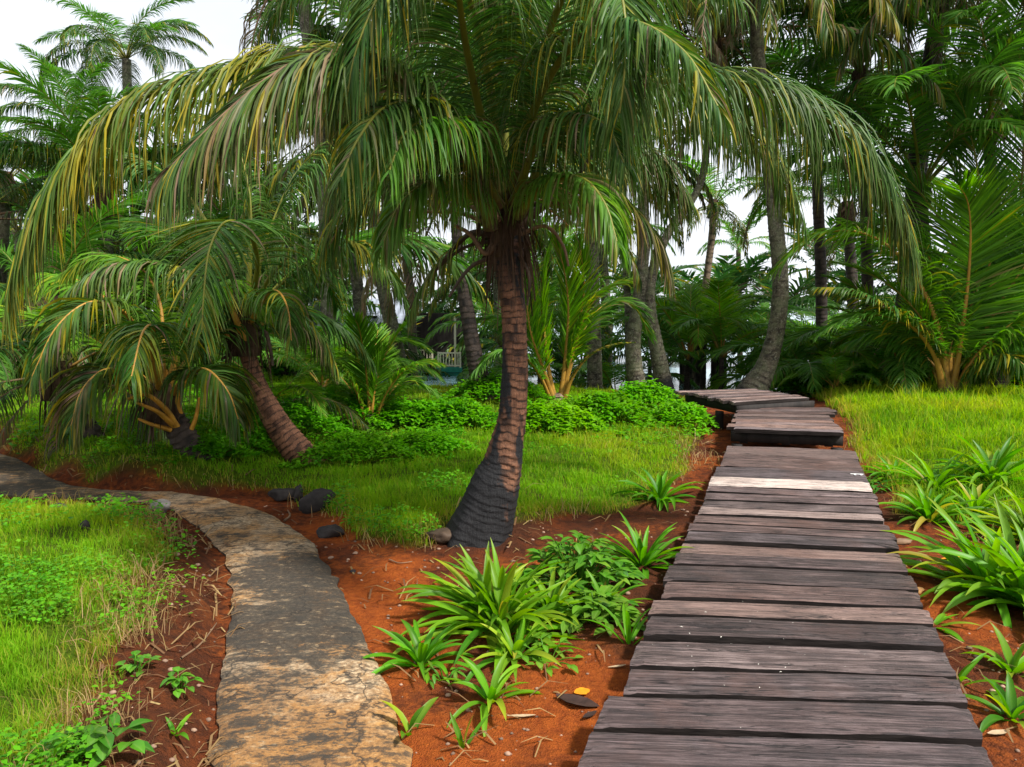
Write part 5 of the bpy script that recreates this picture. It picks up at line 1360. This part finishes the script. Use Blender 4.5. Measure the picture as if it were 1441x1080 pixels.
def leaf_blade(g, p, d, up, L, W_, r, yellow=.1, dry=0., mat=0):
    """ovate leaf from p along d"""
    d = d / np.linalg.norm(d); s = np.cross(d, up); s /= max(1e-6, np.linalg.norm(s)); n = np.cross(s, d)
    t = np.array([0, .25, .55, .82, 1.0]); prof = np.array([.12, .85, 1.0, .55, .02]) * W_ / 2
    bend = -(t ** 2) * .28 * L
    c = p + d * (t * L)[:, None] + n * bend[:, None]
    e = n * (prof * .35)[:, None]
    V = np.stack([c - s * prof[:, None] + e, c, c + s * prof[:, None] + e], 1).reshape(-1, 3)
    b = (np.arange(4) * 3)[:, None] + np.arange(2)[None]
    Q = np.stack([b, b + 1, b + 4, b + 3], -1).reshape(-1, 4)
    tone = np.tile(np.array([[np.clip(yellow + r.normal(0, .07), 0, 1), dry, r.random(), 0]]), (15, 1)); tone[1::3, 3] = .85
    g.add(V, Q, mat=mat, tone=tone, along=np.repeat(t, 3) * .8)

def broadleaf(label, base, n, rad, hgt, L, W_, seed, yellow=.1, name='broad_leaved_plant', mat='broad'):
    r = np.random.default_rng(seed); g = Geo()
    for k in range(n):
        a = r.uniform(0, 2 * math.pi); rr_ = rad * math.sqrt(r.random())
        f = 1 - (rr_ / rad) ** 2
        top = np.array([math.cos(a) * rr_, math.sin(a) * rr_, hgt * (.25 + .75 * f) * r.uniform(.45, 1.0)])
        foot = top * [.35, .35, 0]
        V, Q, *_ = tube(catmull([foot, (foot + top) / 2 + [0, 0, hgt * .1], top], 5), np.full(5, .0035), 4)
        g.add(V, Q, tone=np.tile(np.array([[.2, 0, .5, 0]]), (len(V), 1)), along=np.zeros(len(V)))
        for j in range(r.integers(1, 4)):
            az = a + r.normal(0, 1.0); d = np.array([math.cos(az), math.sin(az), r.uniform(-.35, .55)])
            leaf_blade(g, top, d, np.array([0, 0, 1.]), L * r.uniform(.6, 1.15), W_ * r.uniform(.7, 1.1), r, yellow)
    o = link(name, g.mesh(name, M[mat]), None, base)
    return tag(o, label, 'plant')
broadleaf('broad leaved bushy plant between the largest lily clump and the boardwalk', GP(812, 822), 170, .34, .32, .10, .052, 1)
broadleaf('low round leaved plant spreading at the foot of the broad leaved bushy plant', GP(838, 872), 60, .22, .15, .10, .06, 2, .18)
broadleaf('creeping round leaved weed below the low arching lily', GP(770, 930), 16, .16, .10, .07, .035, 3, .15)
broadleaf('tiny leafy weed in soil beneath the dark drooping lily', GP(625, 955), 9, .09, .10, .06, .02, 4, .1)
broadleaf('green weed tuft alone on the bare bank above the path', GP(250, 968), 12, .07, .07, .05, .03, 5, .05)
broadleaf('bright round weed tuft on the mound rim', GP(190, 945), 14, .08, .07, .05, .035, 6, .05)
broadleaf('leafy weed with large soft leaves at the lower corner of the mound', GP(125, 1065), 20, .14, .13, .09, .055, 7, .03)
broadleaf('small weed in the dark soil under the raised boardwalk side', GP(1225, 690), 26, .2, .16, .09, .04, 8, .0)

# low shrubs with small leaves
def shrub(label, base, rx, ry, h, n, seed, yellow=.1, lsz=.05, group=None):
    r = np.random.default_rng(seed); g = Geo()
    u = r.random((n, 3)); a = u[:, 0] * 2 * np.pi
    lump = 1 + .35 * np.sin(a * 3 + seed) * .6 + .25 * np.sin(a * 7 + seed * 2)
    rr_ = np.sqrt(u[:, 1]) * lump
    x = np.cos(a) * rr_ * rx; y = np.sin(a) * rr_ * ry
    bump_ = .55 + .75 * fbm(x * 5 / max(rx, .2) + seed, y * 5 / max(ry, .2), 3, seed)
    z = h * np.clip(1 - rr_ ** 2 * .8, .08, 1) * (.35 + .65 * u[:, 2] ** .5) * bump_
    az = r.uniform(0, 2 * np.pi, n); el = r.uniform(-.5, .7, n)
    d = np.stack([np.cos(az) * np.cos(el), np.sin(az) * np.cos(el), np.sin(el)], 1)
    s = norm(np.cross(d, [0, 0, 1.])); nn = np.cross(s, d); L = lsz * r.uniform(.6, 1.3, n)
    p = np.stack([x, y, z], 1)
    w = L * .34
    V = np.stack([p, p + d * (L * .5)[:, None] - s * w[:, None] + nn * (L * .12)[:, None], p + d * L[:, None] - nn * (L * .15)[:, None], p + d * (L * .5)[:, None] + s * w[:, None] + nn * (L * .12)[:, None]], 1)
    Q = np.arange(n * 4).reshape(n, 4)
    yl = np.clip(yellow + .3 * (fbm(x * 3, y * 3, 2, seed + 3) - .5) + r.normal(0, .05, n), 0, 1)
    tone = np.stack([np.repeat(yl, 4), np.zeros(4 * n), np.repeat(np.clip(r.random(n), 0, 1), 4), np.full(4 * n, .3)], 1)
    g.add(V.reshape(-1, 3), Q, tone=tone, along=np.tile([0, .4, .8, .4], n))
    for k in range(14):
        j = r.integers(0, n); q = p[j]
        Vt, Qt, *_ = tube(catmull([q * [.3, .3, 0], q * [.6, .6, .6], q], 5), np.linspace(.008, .003, 5), 4)
        g.add(Vt, Qt, tone=np.tile(np.array([[.2, .6, .3, 0]]), (len(Vt), 1)), along=np.zeros(len(Vt)))
    o = link('low_shrub', g.mesh('low_shrub', M['weed']), None, base)
    return tag(o, label, 'shrub', group)
SH = [(565, 600, .75, .45, .42, 2600, 'leafy shrub mound at the foot of the small fan shaped palm', .05),
      (470, 600, .9, .6, .55, 3200, 'dark green shrub between the reddish trunk and the small fan shaped palm', .0),
      (640, 600, .7, .5, .40, 2600, 'rounded shrub below the green edged hut porch', .04),
      (600, 640, .6, .4, .28, 2000, 'low creeping shrub patch in the lawn beyond the dark stump hole', .08),
      (775, 608, .75, .45, .40, 3000, 'yellow green shrub at the foot of the tall young palm', .22),
      (845, 595, .8, .5, .48, 3200, 'bushy bright shrub between the tall young palm and the twin trunks', .15),
      (905, 575, .7, .5, .45, 2400, 'weedy shrub around the base of the twin lichen trunks', .05),
      (955, 600, .5, .6, .40, 1800, 'green shrub leaning over the far boardwalk posts', .08),
      (345, 632, .4, .35, .3, 1500, 'dark weed mound beside the foot of the reddish leaning trunk', .0),
      (292, 640, .40, .3, .2, 1300, 'weeds clustered round the charred squat trunk', .0),
      (395, 615, .8, .5, .5, 2600, 'shaded shrub behind the reddish leaning trunk', .0),
      (505, 650, .7, .4, .30, 2400, 'bright low leafy patch in the lawn just past the reddish trunk', .06),
      (1020, 540, .5, .4, .55, 1500, 'pale bush at the water edge beyond the far platform', .15),
      (700, 565, .9, .5, .5, 2400, 'green shrub bank behind the charred main trunk', .05)]
for k, (px_, py_, rx, ry, h, n, lb, yl) in enumerate(SH):
    b = GP(px_, py_) if py_ > 560 else at_depth(px_, {540: 19.5, 565: 14.0}.get(py_, 14))
    shrub(lb, b, rx, ry, h, n, 300 + k, yl, .075 if b[1] > 9 else .055)
for k, px_ in enumerate([1130, 1230, 1310, 1390, 1460, 60, 170, 300, 430]):
    b = at_depth(px_, 15.5 if px_ > 1000 else 14.5)
    shrub('dark undergrowth bush in the shade beneath the palms', b, 1.2, .7, .7, 1800, 330 + k, 0, .12, 'dark undergrowth bushes beneath the palms')

# ------------------------------------------------------------------ grass and ground cover
def polar_points(n, r0, r1, half, seed, lin=0.0):
    r = np.random.default_rng(seed)
    u = r.random(n)
    rad = r0 * (r1 / r0) ** u
    a = r.uniform(-half, half, n)
    return rad * np.sin(a), rad * np.cos(a), rad

def blades(x, y, z, h, w, lean, seed, yellow, dry, name, mat, label, seedhead=0):
    r = np.random.default_rng(seed); n = len(x)
    az = r.uniform(0, 2 * np.pi, n); o = np.stack([np.cos(az), np.sin(az), 0 * az], 1)
    fa = r.uniform(0, 2 * np.pi, n); s = np.stack([np.cos(fa), np.sin(fa), 0 * fa], 1)
    p = np.stack([x, y, z - .01], 1)
    ln = lean * r.uniform(.2, 1.3, n)
    m = p + o * (h * ln * .35)[:, None] + np.stack([0 * h, 0 * h, h * .6], 1)
    t = p + o * (h * ln)[:, None] + np.stack([0 * h, 0 * h, h * (1 - .25 * ln)], 1)
    V = np.stack([p - s * w[:, None] / 2, p + s * w[:, None] / 2, m - s * w[:, None] * .4, m + s * w[:, None] * .4, t], 1)
    i = np.arange(n) * 5
    Q = np.stack([i, i + 1, i + 3, i + 2], 1); T = np.stack([i + 2, i + 3, i + 4], 1)
    pt = sstep(fbm(x * 2.3 + 7, y * 2.3, 4, seed + 60), .36, .62)
    tone = np.stack([yellow, dry, np.clip(.45 * r.random(n) + .62 * pt, 0, 1), np.full(n, .2)], 1)
    g = Geo(); g.add(V.reshape(-1, 3), Q, T, tone=np.repeat(tone, 5, 0), along=np.tile([0, 0, .35, .35, .8], n))
    return tag(link(name, g.mesh(name, M[mat])), label, 'grass', kind='stuff')

def region(x, y):
    nz = .35 * (fbm(x * 2.2, y * 2.2, 4, 21) - .5)
    return sdist(MOUND, x, y) - .42 + nz, sdist(LAWN_MID, x, y) + nz, sdist(LAWN_RIGHT, x, y) + nz

def grass():
    x, y, rad = polar_points(900000, 1.6, 17.5, R(48), 11)
    a, b, c = region(x, y); r = np.random.default_rng(12)
    m = np.maximum.reduce([a, b, c])
    ring_ = np.hypot(x - PALM[0], y - PALM[1]) > .22
    dens = .22 + .78 * sstep(fbm(x * 5, y * 5, 3, 61), .34, .56)
    keep = (m > -.03) & (r.random(len(x)) < sstep(m, -.06, .12) * dens) & ring_ & (y < 16.2)
    x, y, rad, a, b, c = [q[keep] for q in (x, y, rad, a, b, c)]
    n = len(x); z = H(x, y)
    big = fbm(x * .9, y * .9, 3, 71); med = fbm(x * 3, y * 3, 3, 72)
    inr = c > np.maximum(a, b); inm = a > np.maximum(b, c)
    backleft = (~inr) & (~inm) & (x < -1.6)
    h = (.035 + .08 * med) * r.uniform(.5, 1.25, n)
    h = np.where(inr, h * 1.9 * (.8 + .5 * sstep(y, 7, 11)), h); h = np.where(inm, h * .95, h); h = np.where(backleft, h * .8, h)
    w = np.maximum(.0035, .00105 * rad) * r.uniform(.7, 1.3, n)
    yel = np.where(inr, .24, np.where(inm, .12, .10)) + .9 * (big - .5) + .5 * (med - .5)
    yel = np.where(backleft, yel - .30, yel)  # shade on the back left bank put into the colour as darker green
    yel = np.clip(yel + r.normal(0, .10, n), 0, 1)
    edge = 1 - sstep(np.maximum.reduce([a, b, c]), .0, .35)
    dry = np.clip(.05 + .7 * edge * (r.random(n) < .5) + .35 * (r.random(n) < .05) + .35 * sstep(big, .58, .75) * (r.random(n) < .4), 0, 1)
    blades(x, y, z, h, w, np.full(n, .55), 13, yel, dry, 'lawn_grass', 'grass', 'fine bright green grass covering the lawns and the mound')
    # taller thin seed stalks
    k = r.random(n) < .05
    blades(x[k], y[k], z[k], h[k] * 1.9, w[k] * .6, np.full(k.sum(), .45), 14, np.clip(yel[k] + .35, 0, 1), np.clip(dry[k] + .25 * (r.random(k.sum()) < .6), 0, 1), 'seed_stalks', 'grass', 'thin yellow seed stalks standing above the lawn grass')
grass()

def dry_grass():
    x, y, rad = polar_points(420000, 1.6, 12, R(46), 21); r = np.random.default_rng(22)
    a, b, c = region(x, y)
    bank = sdist(MOUND, x, y)
    edge = np.maximum.reduce([np.exp(-((a + .02) / .13) ** 2) * (bank > -.02), .35 * np.exp(-((b + .02) / .10) ** 2), .3 * np.exp(-((c + .05) / .22) ** 2)])
    pt = G0(968, 640)[:2]; tuft = np.exp(-(((x - pt[0]) / .16) ** 2 + ((y - pt[1]) / .9) ** 2))
    cl = sstep(fbm(x * 3.5, y * 3.5, 3, 81), .42, .62)
    pr = np.clip(edge * cl * .6 + .55 * tuft * sstep(y, 6.6, 7.4), 0, 1)
    dp = sdist(PATH_POLY, x, y) < -.01
    keep = (r.random(len(x)) < pr * .32) & dp
    x, y, rad = x[keep], y[keep], rad[keep]; n = len(x)
    h = r.uniform(.05, .20, n); w = np.maximum(.0028, .0009 * rad)
    blades(x, y, H(x, y), h, w, np.full(n, 1.0), 23, np.clip(r.normal(.3, .2, n), 0, 1), np.clip(r.normal(.2, .25, n), 0, 1), 'dry_grass', 'drygrass', 'straw coloured dry grass along the banks and soil edges')
dry_grass()

def weeds():
    x, y, rad = polar_points(260000, 1.6, 13, R(48), 31); r = np.random.default_rng(32)
    a, b, c = region(x, y)
    inm = (a > -.25); inb = (b > 0)
    f = fbm(x * 1.7, y * 1.7, 4, 91)
    left = sstep(-x, -.2, .8)
    pr = np.where(inm, sstep(a, -.25, .1) * sstep(f, .44, .55), np.where(inb, sstep(f, .50, .60) * (.25 + .75 * left), .0))
    f2 = fbm(x * 6, y * 6, 2, 92); pr = pr * sstep(f2, .3, .5)
    # scattered runners over the bare soil
    keep = (r.random(len(x)) < pr * .85) & (sdist(PATH_POLY, x, y) < -.02)
    x, y, rad = x[keep], y[keep], rad[keep]; n = len(x)
    z = H(x, y) + r.uniform(.02, .13, n) * (.5 + fbm(x * 8, y * 8, 2, 93))
    L = np.maximum(.022, .0052 * rad) * r.uniform(.6, 1.4, n)
    az = r.uniform(0, 2 * np.pi, n); el = r.uniform(-.4, .6, n)
    d = np.stack([np.cos(az) * np.cos(el), np.sin(az) * np.cos(el), np.sin(el)], 1)
    s = norm(np.cross(d, [0, 0, 1.])); nn = np.cross(s, d); p = np.stack([x, y, z], 1); w = L * .42
    V = np.stack([p, p + d * (L * .55)[:, None] - s * w[:, None] + nn * (L * .1)[:, None], p + d * L[:, None], p + d * (L * .55)[:, None] + s * w[:, None] + nn * (L * .1)[:, None]], 1)
    yl = np.clip(.06 + .5 * (fbm(x * 2, y * 2, 2, 94) - .5) + r.normal(0, .06, n), 0, 1)
    tone = np.stack([np.repeat(yl, 4), np.zeros(4 * n), np.repeat(r.random(n), 4), np.full(4 * n, .2)], 1)
    g = Geo(); g.add(V.reshape(-1, 3), np.arange(4 * n).reshape(n, 4), tone=tone, along=np.tile([0, .4, .7, .4], n))
    tag(link('ground_cover', g.mesh('ground_cover', M['weed'])), 'small leaved creeping weeds woven through the grass', 'ground cover', kind='stuff')
weeds()

def litter():
    """dead stalks, leaf strips and twigs on the bare soil"""
    x, y, rad = polar_points(60000, 1.6, 13, R(46), 41); r = np.random.default_rng(42)
    a, b, c = region(x, y); m = np.maximum.reduce([a, b, c]); bank = sdist(MOUND, x, y)
    pr = (m < .05) * (.05 + .9 * (bank > -.05) + .25 * sstep(fbm(x * 2, y * 2, 3, 95), .5, .65)) + .5 * (1 - sstep(np.hypot(x - PALM[0], y - PALM[1]), .3, 1.0))
    lb = sstep(-x, 2.4, 3.0) * np.exp(-((b) / .22) ** 2); pr = pr + lb
    keep = (r.random(len(x)) < pr * .13) & (sdist(PATH_POLY, x, y) < 0)
    al = (x - _c0[0]) * BDIR[0] + (y - _c0[1]) * BDIR[1]; ac = np.abs((x - _c0[0]) * BSIDE[0] + (y - _c0[1]) * BSIDE[1])
    keep &= ~((ac < .66) & (al < BLEN + 1.2))
    x, y, rad = x[keep], y[keep], rad[keep]; n = len(x); z = H(x, y) + .006
    g = Geo()
    L = r.uniform(.03, .22, n) * (.6 + .08 * rad); az = r.uniform(0, 2 * np.pi, n)
    d = np.stack([np.cos(az), np.sin(az), r.uniform(-.1, .45, n)], 1); s = np.stack([-np.sin(az), np.cos(az), 0 * az], 1)
    p = np.stack([x, y, z], 1); w = np.maximum(.003, .0008 * rad) * r.uniform(.6, 1.8, n)
    mid = p + d * (L * .5)[:, None] + np.stack([0 * L, 0 * L, L * .12], 1) + s * (L * r.normal(0, .12, n))[:, None]
    e = p + d * L[:, None] - np.stack([0 * L, 0 * L, L * .1], 1)
    V = np.stack([p - s * w[:, None], p + s * w[:, None], mid - s * w[:, None], mid + s * w[:, None], e - s * w[:, None] * .3, e + s * w[:, None] * .3], 1)
    i = np.arange(n) * 6
    Q = np.concatenate([np.stack([i, i + 1, i + 3, i + 2], 1), np.stack([i + 2, i + 3, i + 5, i + 4], 1)])
    tone = np.stack([np.clip(r.normal(.2, .2, n), 0, 1), np.clip(r.normal(.55, .4, n), 0, 1), r.random(n), np.zeros(n)], 1)
    g.add(V.reshape(-1, 3), Q, tone=np.repeat(tone, 6, 0), along=np.tile([0, 0, .3, .3, .6, .6], n))
    tag(link('plant_litter', g.mesh('plant_litter', M['drygrass'])), 'dead stalks and leaf strips strewn over the bare red soil', 'plant litter', kind='stuff')
litter()

def blob(r, s, sub=7, flat=.6):
    a = np.linspace(0, 2 * np.pi, sub, endpoint=False); V = []
    lev = [(-.9, .35), (-.3, .95), (.35, .9), (.85, .4)]
    off = r.normal(0, .16, (4, sub))
    for k, (zz, rr_) in enumerate(lev):
        q = rr_ * (1 + off[k]); V += [[math.cos(b) * q[j], math.sin(b) * q[j] * .8, zz * flat] for j, b in enumerate(a)]
    V = np.array(V + [[0, 0, -flat], [0, 0, flat]]) * s
    Q = [[k * sub + j, k * sub + (j + 1) % sub, (k + 1) * sub + (j + 1) % sub, (k + 1) * sub + j] for k in range(3) for j in range(sub)]
    T = [[4 * sub, (j + 1) % sub, j] for j in range(sub)] + [[4 * sub + 1, 3 * sub + j, 3 * sub + (j + 1) % sub] for j in range(sub)]
    return V, Q, T
def pebbles():
    r = np.random.default_rng(51); g = Geo()
    x, y, rad = polar_points(9000, 1.8, 8, R(42), 52); a, b, c = region(x, y); m = np.maximum.reduce([a, b, c])
    keep = (m < 0) & (r.random(len(x)) < .16) & (sdist(PATH_POLY, x, y) < -.02)
    for xx, yy in zip(x[keep], y[keep]):
        s = abs(r.normal(.004, .006)) + .003
        V, Q, T = blob(r, s, 6); g.add(V + [xx, yy, float(H(xx, yy)) + s * .25], Q, T)
    tag(link('pebbles', g.mesh('pebbles', M['pebble'])), 'small stones and crumbs of earth scattered on the red soil', 'pebbles', kind='stuff')
pebbles()

def flecks():
    r = np.random.default_rng(61); g = Geo()
    for k in range(34):
        px_, py_ = (r.normal(1010, 90), r.normal(930, 45)) if k < 60 else (r.uniform(900, 1330), r.uniform(660, 1070))
        q = G0(px_, py_, .214); al = (q[0] - _c0[0]) * BDIR[0] + (q[1] - _c0[1]) * BDIR[1]; ac = (q[0] - _c0[0]) * BSIDE[0] + (q[1] - _c0[1]) * BSIDE[1]
        if abs(ac) > .62 or al > BLEN: continue
        a = r.uniform(0, 6.3); s = r.uniform(.0012, .0034); d = np.array([math.cos(a), math.sin(a), 0]) * s * r.uniform(1, 2.6); e = np.array([-math.sin(a), math.cos(a), 0]) * s * .6
        g.add([q - d, q - e + [0, 0, .003], q + d, q + e + [0, 0, .002]], [[0, 1, 2, 3]])
    tag(link('petal_flecks', g.mesh('petal_flecks', simple('pale_fleck', (.70, .66, .58), .6, .3, .2, 40, .1), False)), 'tiny pale petals and crumbs scattered on the boardwalk planks', 'petals', kind='stuff')
flecks()

# ------------------------------------------------------------------ rocks, stump, leaves, twigs
def rock(label, base, size, seed, mat='rock', rot=0, name='rock', tilt=(0, 0)):
    r = np.random.default_rng(seed); n, m = 26, 20
    th_ = np.linspace(0, 2 * np.pi, n, endpoint=False)[None]; ph = np.linspace(-np.pi / 2, np.pi / 2, m)[:, None]
    d = np.stack([np.cos(ph) * np.cos(th_), np.cos(ph) * np.sin(th_), np.sin(ph) + 0 * th_], -1)
    rad = np.ones(d.shape[:2])
    for k in range(11):                      # facets
        pl = norm(r.normal(0, 1, 3)); off = r.uniform(.55, .85)
        rad = np.minimum(rad, np.where(d @ pl > .05, off / np.maximum(d @ pl, .05), 9))
    rad = np.minimum(rad, 1.25)
    rad = rad * (1 + .12 * (fbm(d[..., 0] * 3 + seed, d[..., 1] * 3 + d[..., 2] * 2, 4, seed) - .5) * 2)
    V = (d * rad[..., None]).reshape(-1, 3) * np.array(size) / 2
    i = np.arange(m - 1)[:, None] * n; j = np.arange(n)[None]; jn = (j + 1) % n
    Q = np.stack([i + j, i + jn, i + n + jn, i + n + j], -1).reshape(-1, 4)
    g = Geo(); g.add(V, Q)
    o = link(name, g.mesh(name, M[mat], True), None, np.array(base) + [0, 0, size[2] * .28]); o.rotation_euler = (tilt[0], tilt[1], rot)
    return tag(o, label, 'rock' if name == 'rock' else 'stump')
rock('long dark rock lying on the soil at the lawn edge by the path bend', GP(400, 704), (.30, .18, .16), 1, rot=.3)
rock('small upright dark stone between two larger rocks by the path bend', GP(421, 706), (.10, .10, .20), 2, rot=.2)
rock('slanting black slab of rock half buried in the lawn edge', GP(447, 718), (.34, .18, .27), 3, rot=.5, tilt=(.1, -.5))
rock('low dark rock with pale roots on it beside the curve of the path', GP(462, 756), (.27, .14, .13), 4, rot=.1)
rock('grey rock at the inner bend of the path', GP(226, 722), (.20, .16, .15), 5, 'rock_grey', .4)
#rock(', GP(34, 752), (.26, .2, .09), 6, 'rib_dark', .7)
rock('small black stone lying in the mound grass', GP(118, 745), (.08, .07, .08), 7)
rock('dark brown stone half sunk in the mound grass', GP(84, 722), (.20, .14, .10), 8)
rock('mossy dark clod in the grass of the middle lawn', GP(555, 632), (.30, .22, .15), 9)
rock('earth clod at the charred palm foot', GP(622, 762), (.26, .22, .12), 10, 'rib_dark', .2)
rock('short rounded wood piece lying on soil next to the boardwalk', GP(1268, 765), (.20, .07, .06), 11, 'rib_dry', .0)
rock('flat brown stone beside the boardwalk planks', GP(1288, 835), (.12, .10, .05), 12, 'nut')
for k, (px_, py_, s, lb) in enumerate([(466, 787, .045, 'pale pebble at the edge of the concrete path'), (500, 780, .04, 'whitish pebble on soil below the middle lawn'), (506, 808, .03, 'tiny pale pebble beside a dark clod on the red soil'), (497, 806, .05, 'dark clod on the red soil near the path')]):
    rock(lb, GP(px_, py_), (s, s * .8, s * .6), 20 + k, 'rock' if k == 3 else 'pebble')

def flat_leaf(label, base, L, W_, rot, col, seed, curl=.2):
    r = np.random.default_rng(seed); g = Geo(); n, m = 10, 5
    t = np.linspace(0, 1, n); prof = np.sin(np.pi * np.clip(t, .02, .99)) ** .7 * W_ / 2
    s = np.linspace(-1, 1, m)
    X = np.broadcast_to(((t - .5) * L)[:, None], (n, m)); Y = prof[:, None] * s[None]
    Z = curl * (np.abs(Y) ** 1.2) + curl * .3 * (t[:, None] - .5) ** 2 * L + .004 * r.normal(0, 1, (n, m)) * W_ * 4 + .012
    i = np.arange(n - 1)[:, None] * m; j = np.arange(m - 1)[None]
    Q = np.stack([i + j, i + m + j, i + m + j + 1, i + j + 1], -1).reshape(-1, 4)
    V = np.stack([X, Y, Z], -1).reshape(-1, 3)
    g.add(V, Q); g.add(V - [0, 0, .0015], Q[:, ::-1])
    o = link('fallen_leaf', g.mesh('fallen_leaf', col), None, base); o.rotation_euler = (0, 0, rot)
    return tag(o, label, 'leaf')
m_or = simple('orange_leaf', (.62, .22, .01), .5, .3, .25, 18, .2); m_br = simple('brown_leaf', (.035, .018, .013), .7, .3, .5, 20, .4)
m_ye = simple('yellow_leaf', (.55, .50, .10), .5, .3, .2, 18, .2); m_tan = simple('tan_leaf', (.42, .30, .18), .6, .3, .3, 18, .3)
flat_leaf('round orange fallen leaf on the red soil by the boardwalk', GP(819, 977), .075, .06, .4, m_or, 1)
flat_leaf('large dark withered leaf lying under the orange leaf', GP(812, 992), .20, .08, -.5, m_br, 2, .5)
flat_leaf('small dark curled leaf touching the boardwalk side', GP(830, 1010), .08, .03, .7, m_br, 3, .5)
flat_leaf('yellowish small leaf on the dark stain of the path', GP(427, 919), .03, .024, .4, m_ye, 4)
flat_leaf('pale leaf lying near the path side close to the drooping lily', GP(483, 936), .04, .02, 2, m_tan, 5)
flat_leaf('tan pod strip on the red soil below the lilies', GP(734, 1011), .12, .018, .05, m_tan, 6, .2)
flat_leaf('white chip of wood next to the boardwalk edge', GP(868, 941), .09, .015, .25, m_tan, 7, .2)
flat_leaf('yellow leaf hanging under the big dense lily clump', GP(1338, 788), .16, .04, .3, m_or, 8, .3)
flat_leaf('tan curled leaf on the soil at the end of the boardwalk planks', GP(1405, 1035), .10, .03, .2, m_tan, 9, .4)
def twig(label, pts, rad):
    g = Geo(); w = [GP(*q) + [0, 0, .012] for q in pts]; o0 = w[0].copy()
    V, Q, *_ = tube(catmull([q - o0 for q in w], 14), np.linspace(rad, rad * .5, 14), 6); g.add(V, Q)
    tag(link('twig', g.mesh('twig', M['rib_dry']), None, o0), label, 'twig')
twig('bent brown twig near the black slab of rock', [(400, 735), (408, 728), (405, 720)], .010)
twig('thin dark twig lying across the concrete path', [(455, 932), (478, 930), (500, 926)], .004)
twig('pale twig lying on the soil below the charred palm', [(548, 790), (562, 795), (580, 793)], .006)
twig('thin stick over the bank beside the path', [(255, 930), (282, 910), (305, 880)], .006)

# ------------------------------------------------------------------ light, sky, camera
SUN_EL, SUN_AZ = 52.0, 122.0     # azimuth measured from +Y clockwise (towards +X)
def world():
    w = bpy.data.worlds.new('World'); SC.world = w; w.use_nodes = True
    t = w.node_tree; t.nodes.clear()
    out = t.nodes.new('ShaderNodeOutputWorld'); bg = t.nodes.new('ShaderNodeBackground'); bg.inputs['Strength'].default_value = .1
    sky = t.nodes.new('ShaderNodeTexSky'); sky.sky_type = 'NISHITA'; sky.sun_disc = False
    sky.sun_elevation = R(SUN_EL); sky.sun_rotation = R(SUN_AZ); sky.dust_density = 3.0; sky.air_density = 1.0
    tc = t.nodes.new('ShaderNodeTexCoord'); mp = t.nodes.new('ShaderNodeMapping'); mp.inputs['Scale'].default_value = (1.4, 1.4, 3.2)
    n = t.nodes.new('ShaderNodeTexNoise'); n.inputs['Scale'].default_value = 1.6; n.inputs['Detail'].default_value = 6; n.inputs['Roughness'].default_value = .55
    rp = t.nodes.new('ShaderNodeValToRGB'); e = rp.color_ramp.elements; e[0].position = .28; e[0].color = (.72, .72, .72, 1); e[1].position = .62; e[1].color = (1, 1, 1, 1)
    mx = t.nodes.new('ShaderNodeMix'); mx.data_type = 'RGBA'; mx.inputs[7].default_value = (6.1, 6.3, 6.7, 1)
    t.links.new(tc.outputs['Generated'], mp.inputs['Vector']); t.links.new(mp.outputs[0], n.inputs['Vector'])
    t.links.new(n.outputs['Fac'], rp.inputs['Fac']); t.links.new(rp.outputs['Color'], mx.inputs[0])
    t.links.new(sky.outputs[0], mx.inputs[6]); t.links.new(mx.outputs[2], bg.inputs['Color']); t.links.new(bg.outputs[0], out.inputs['Surface'])
world()
sun = bpy.data.lights.new('sun', 'SUN'); sun.energy = 4.0; sun.angle = R(6.0); sun.color = (1.0, .97, .91)
so = bpy.data.objects.new('sun', sun); COL.objects.link(so)
sd = Vector((math.sin(R(SUN_AZ)) * math.cos(R(SUN_EL)), math.cos(R(SUN_AZ)) * math.cos(R(SUN_EL)), math.sin(R(SUN_EL))))
so.rotation_euler = sd.to_track_quat('Z', 'Y').to_euler()

cam = bpy.data.cameras.new('camera'); co = bpy.data.objects.new('camera', cam); COL.objects.link(co)
cam.sensor_width = 36; cam.sensor_fit = 'HORIZONTAL'; cam.lens = 36 * FPX / 1441; cam.clip_end = 12000; cam.clip_start = .05
co.location = (0, 0, CAMZ); co.rotation_euler = (math.pi / 2 - PITCH, 0, 0)
SC.camera = co
SC.view_settings.view_transform = 'Standard'; SC.view_settings.look = 'None'; SC.view_settings.gamma = 1; SC.view_settings.use_curve_mapping = False
SC.view_settings.exposure = .92
SC.cycles.max_bounces = 8; SC.cycles.transmission_bounces = 4; SC.cycles.diffuse_bounces = 4; SC.cycles.glossy_bounces = 3
SC.cycles.use_denoising = True
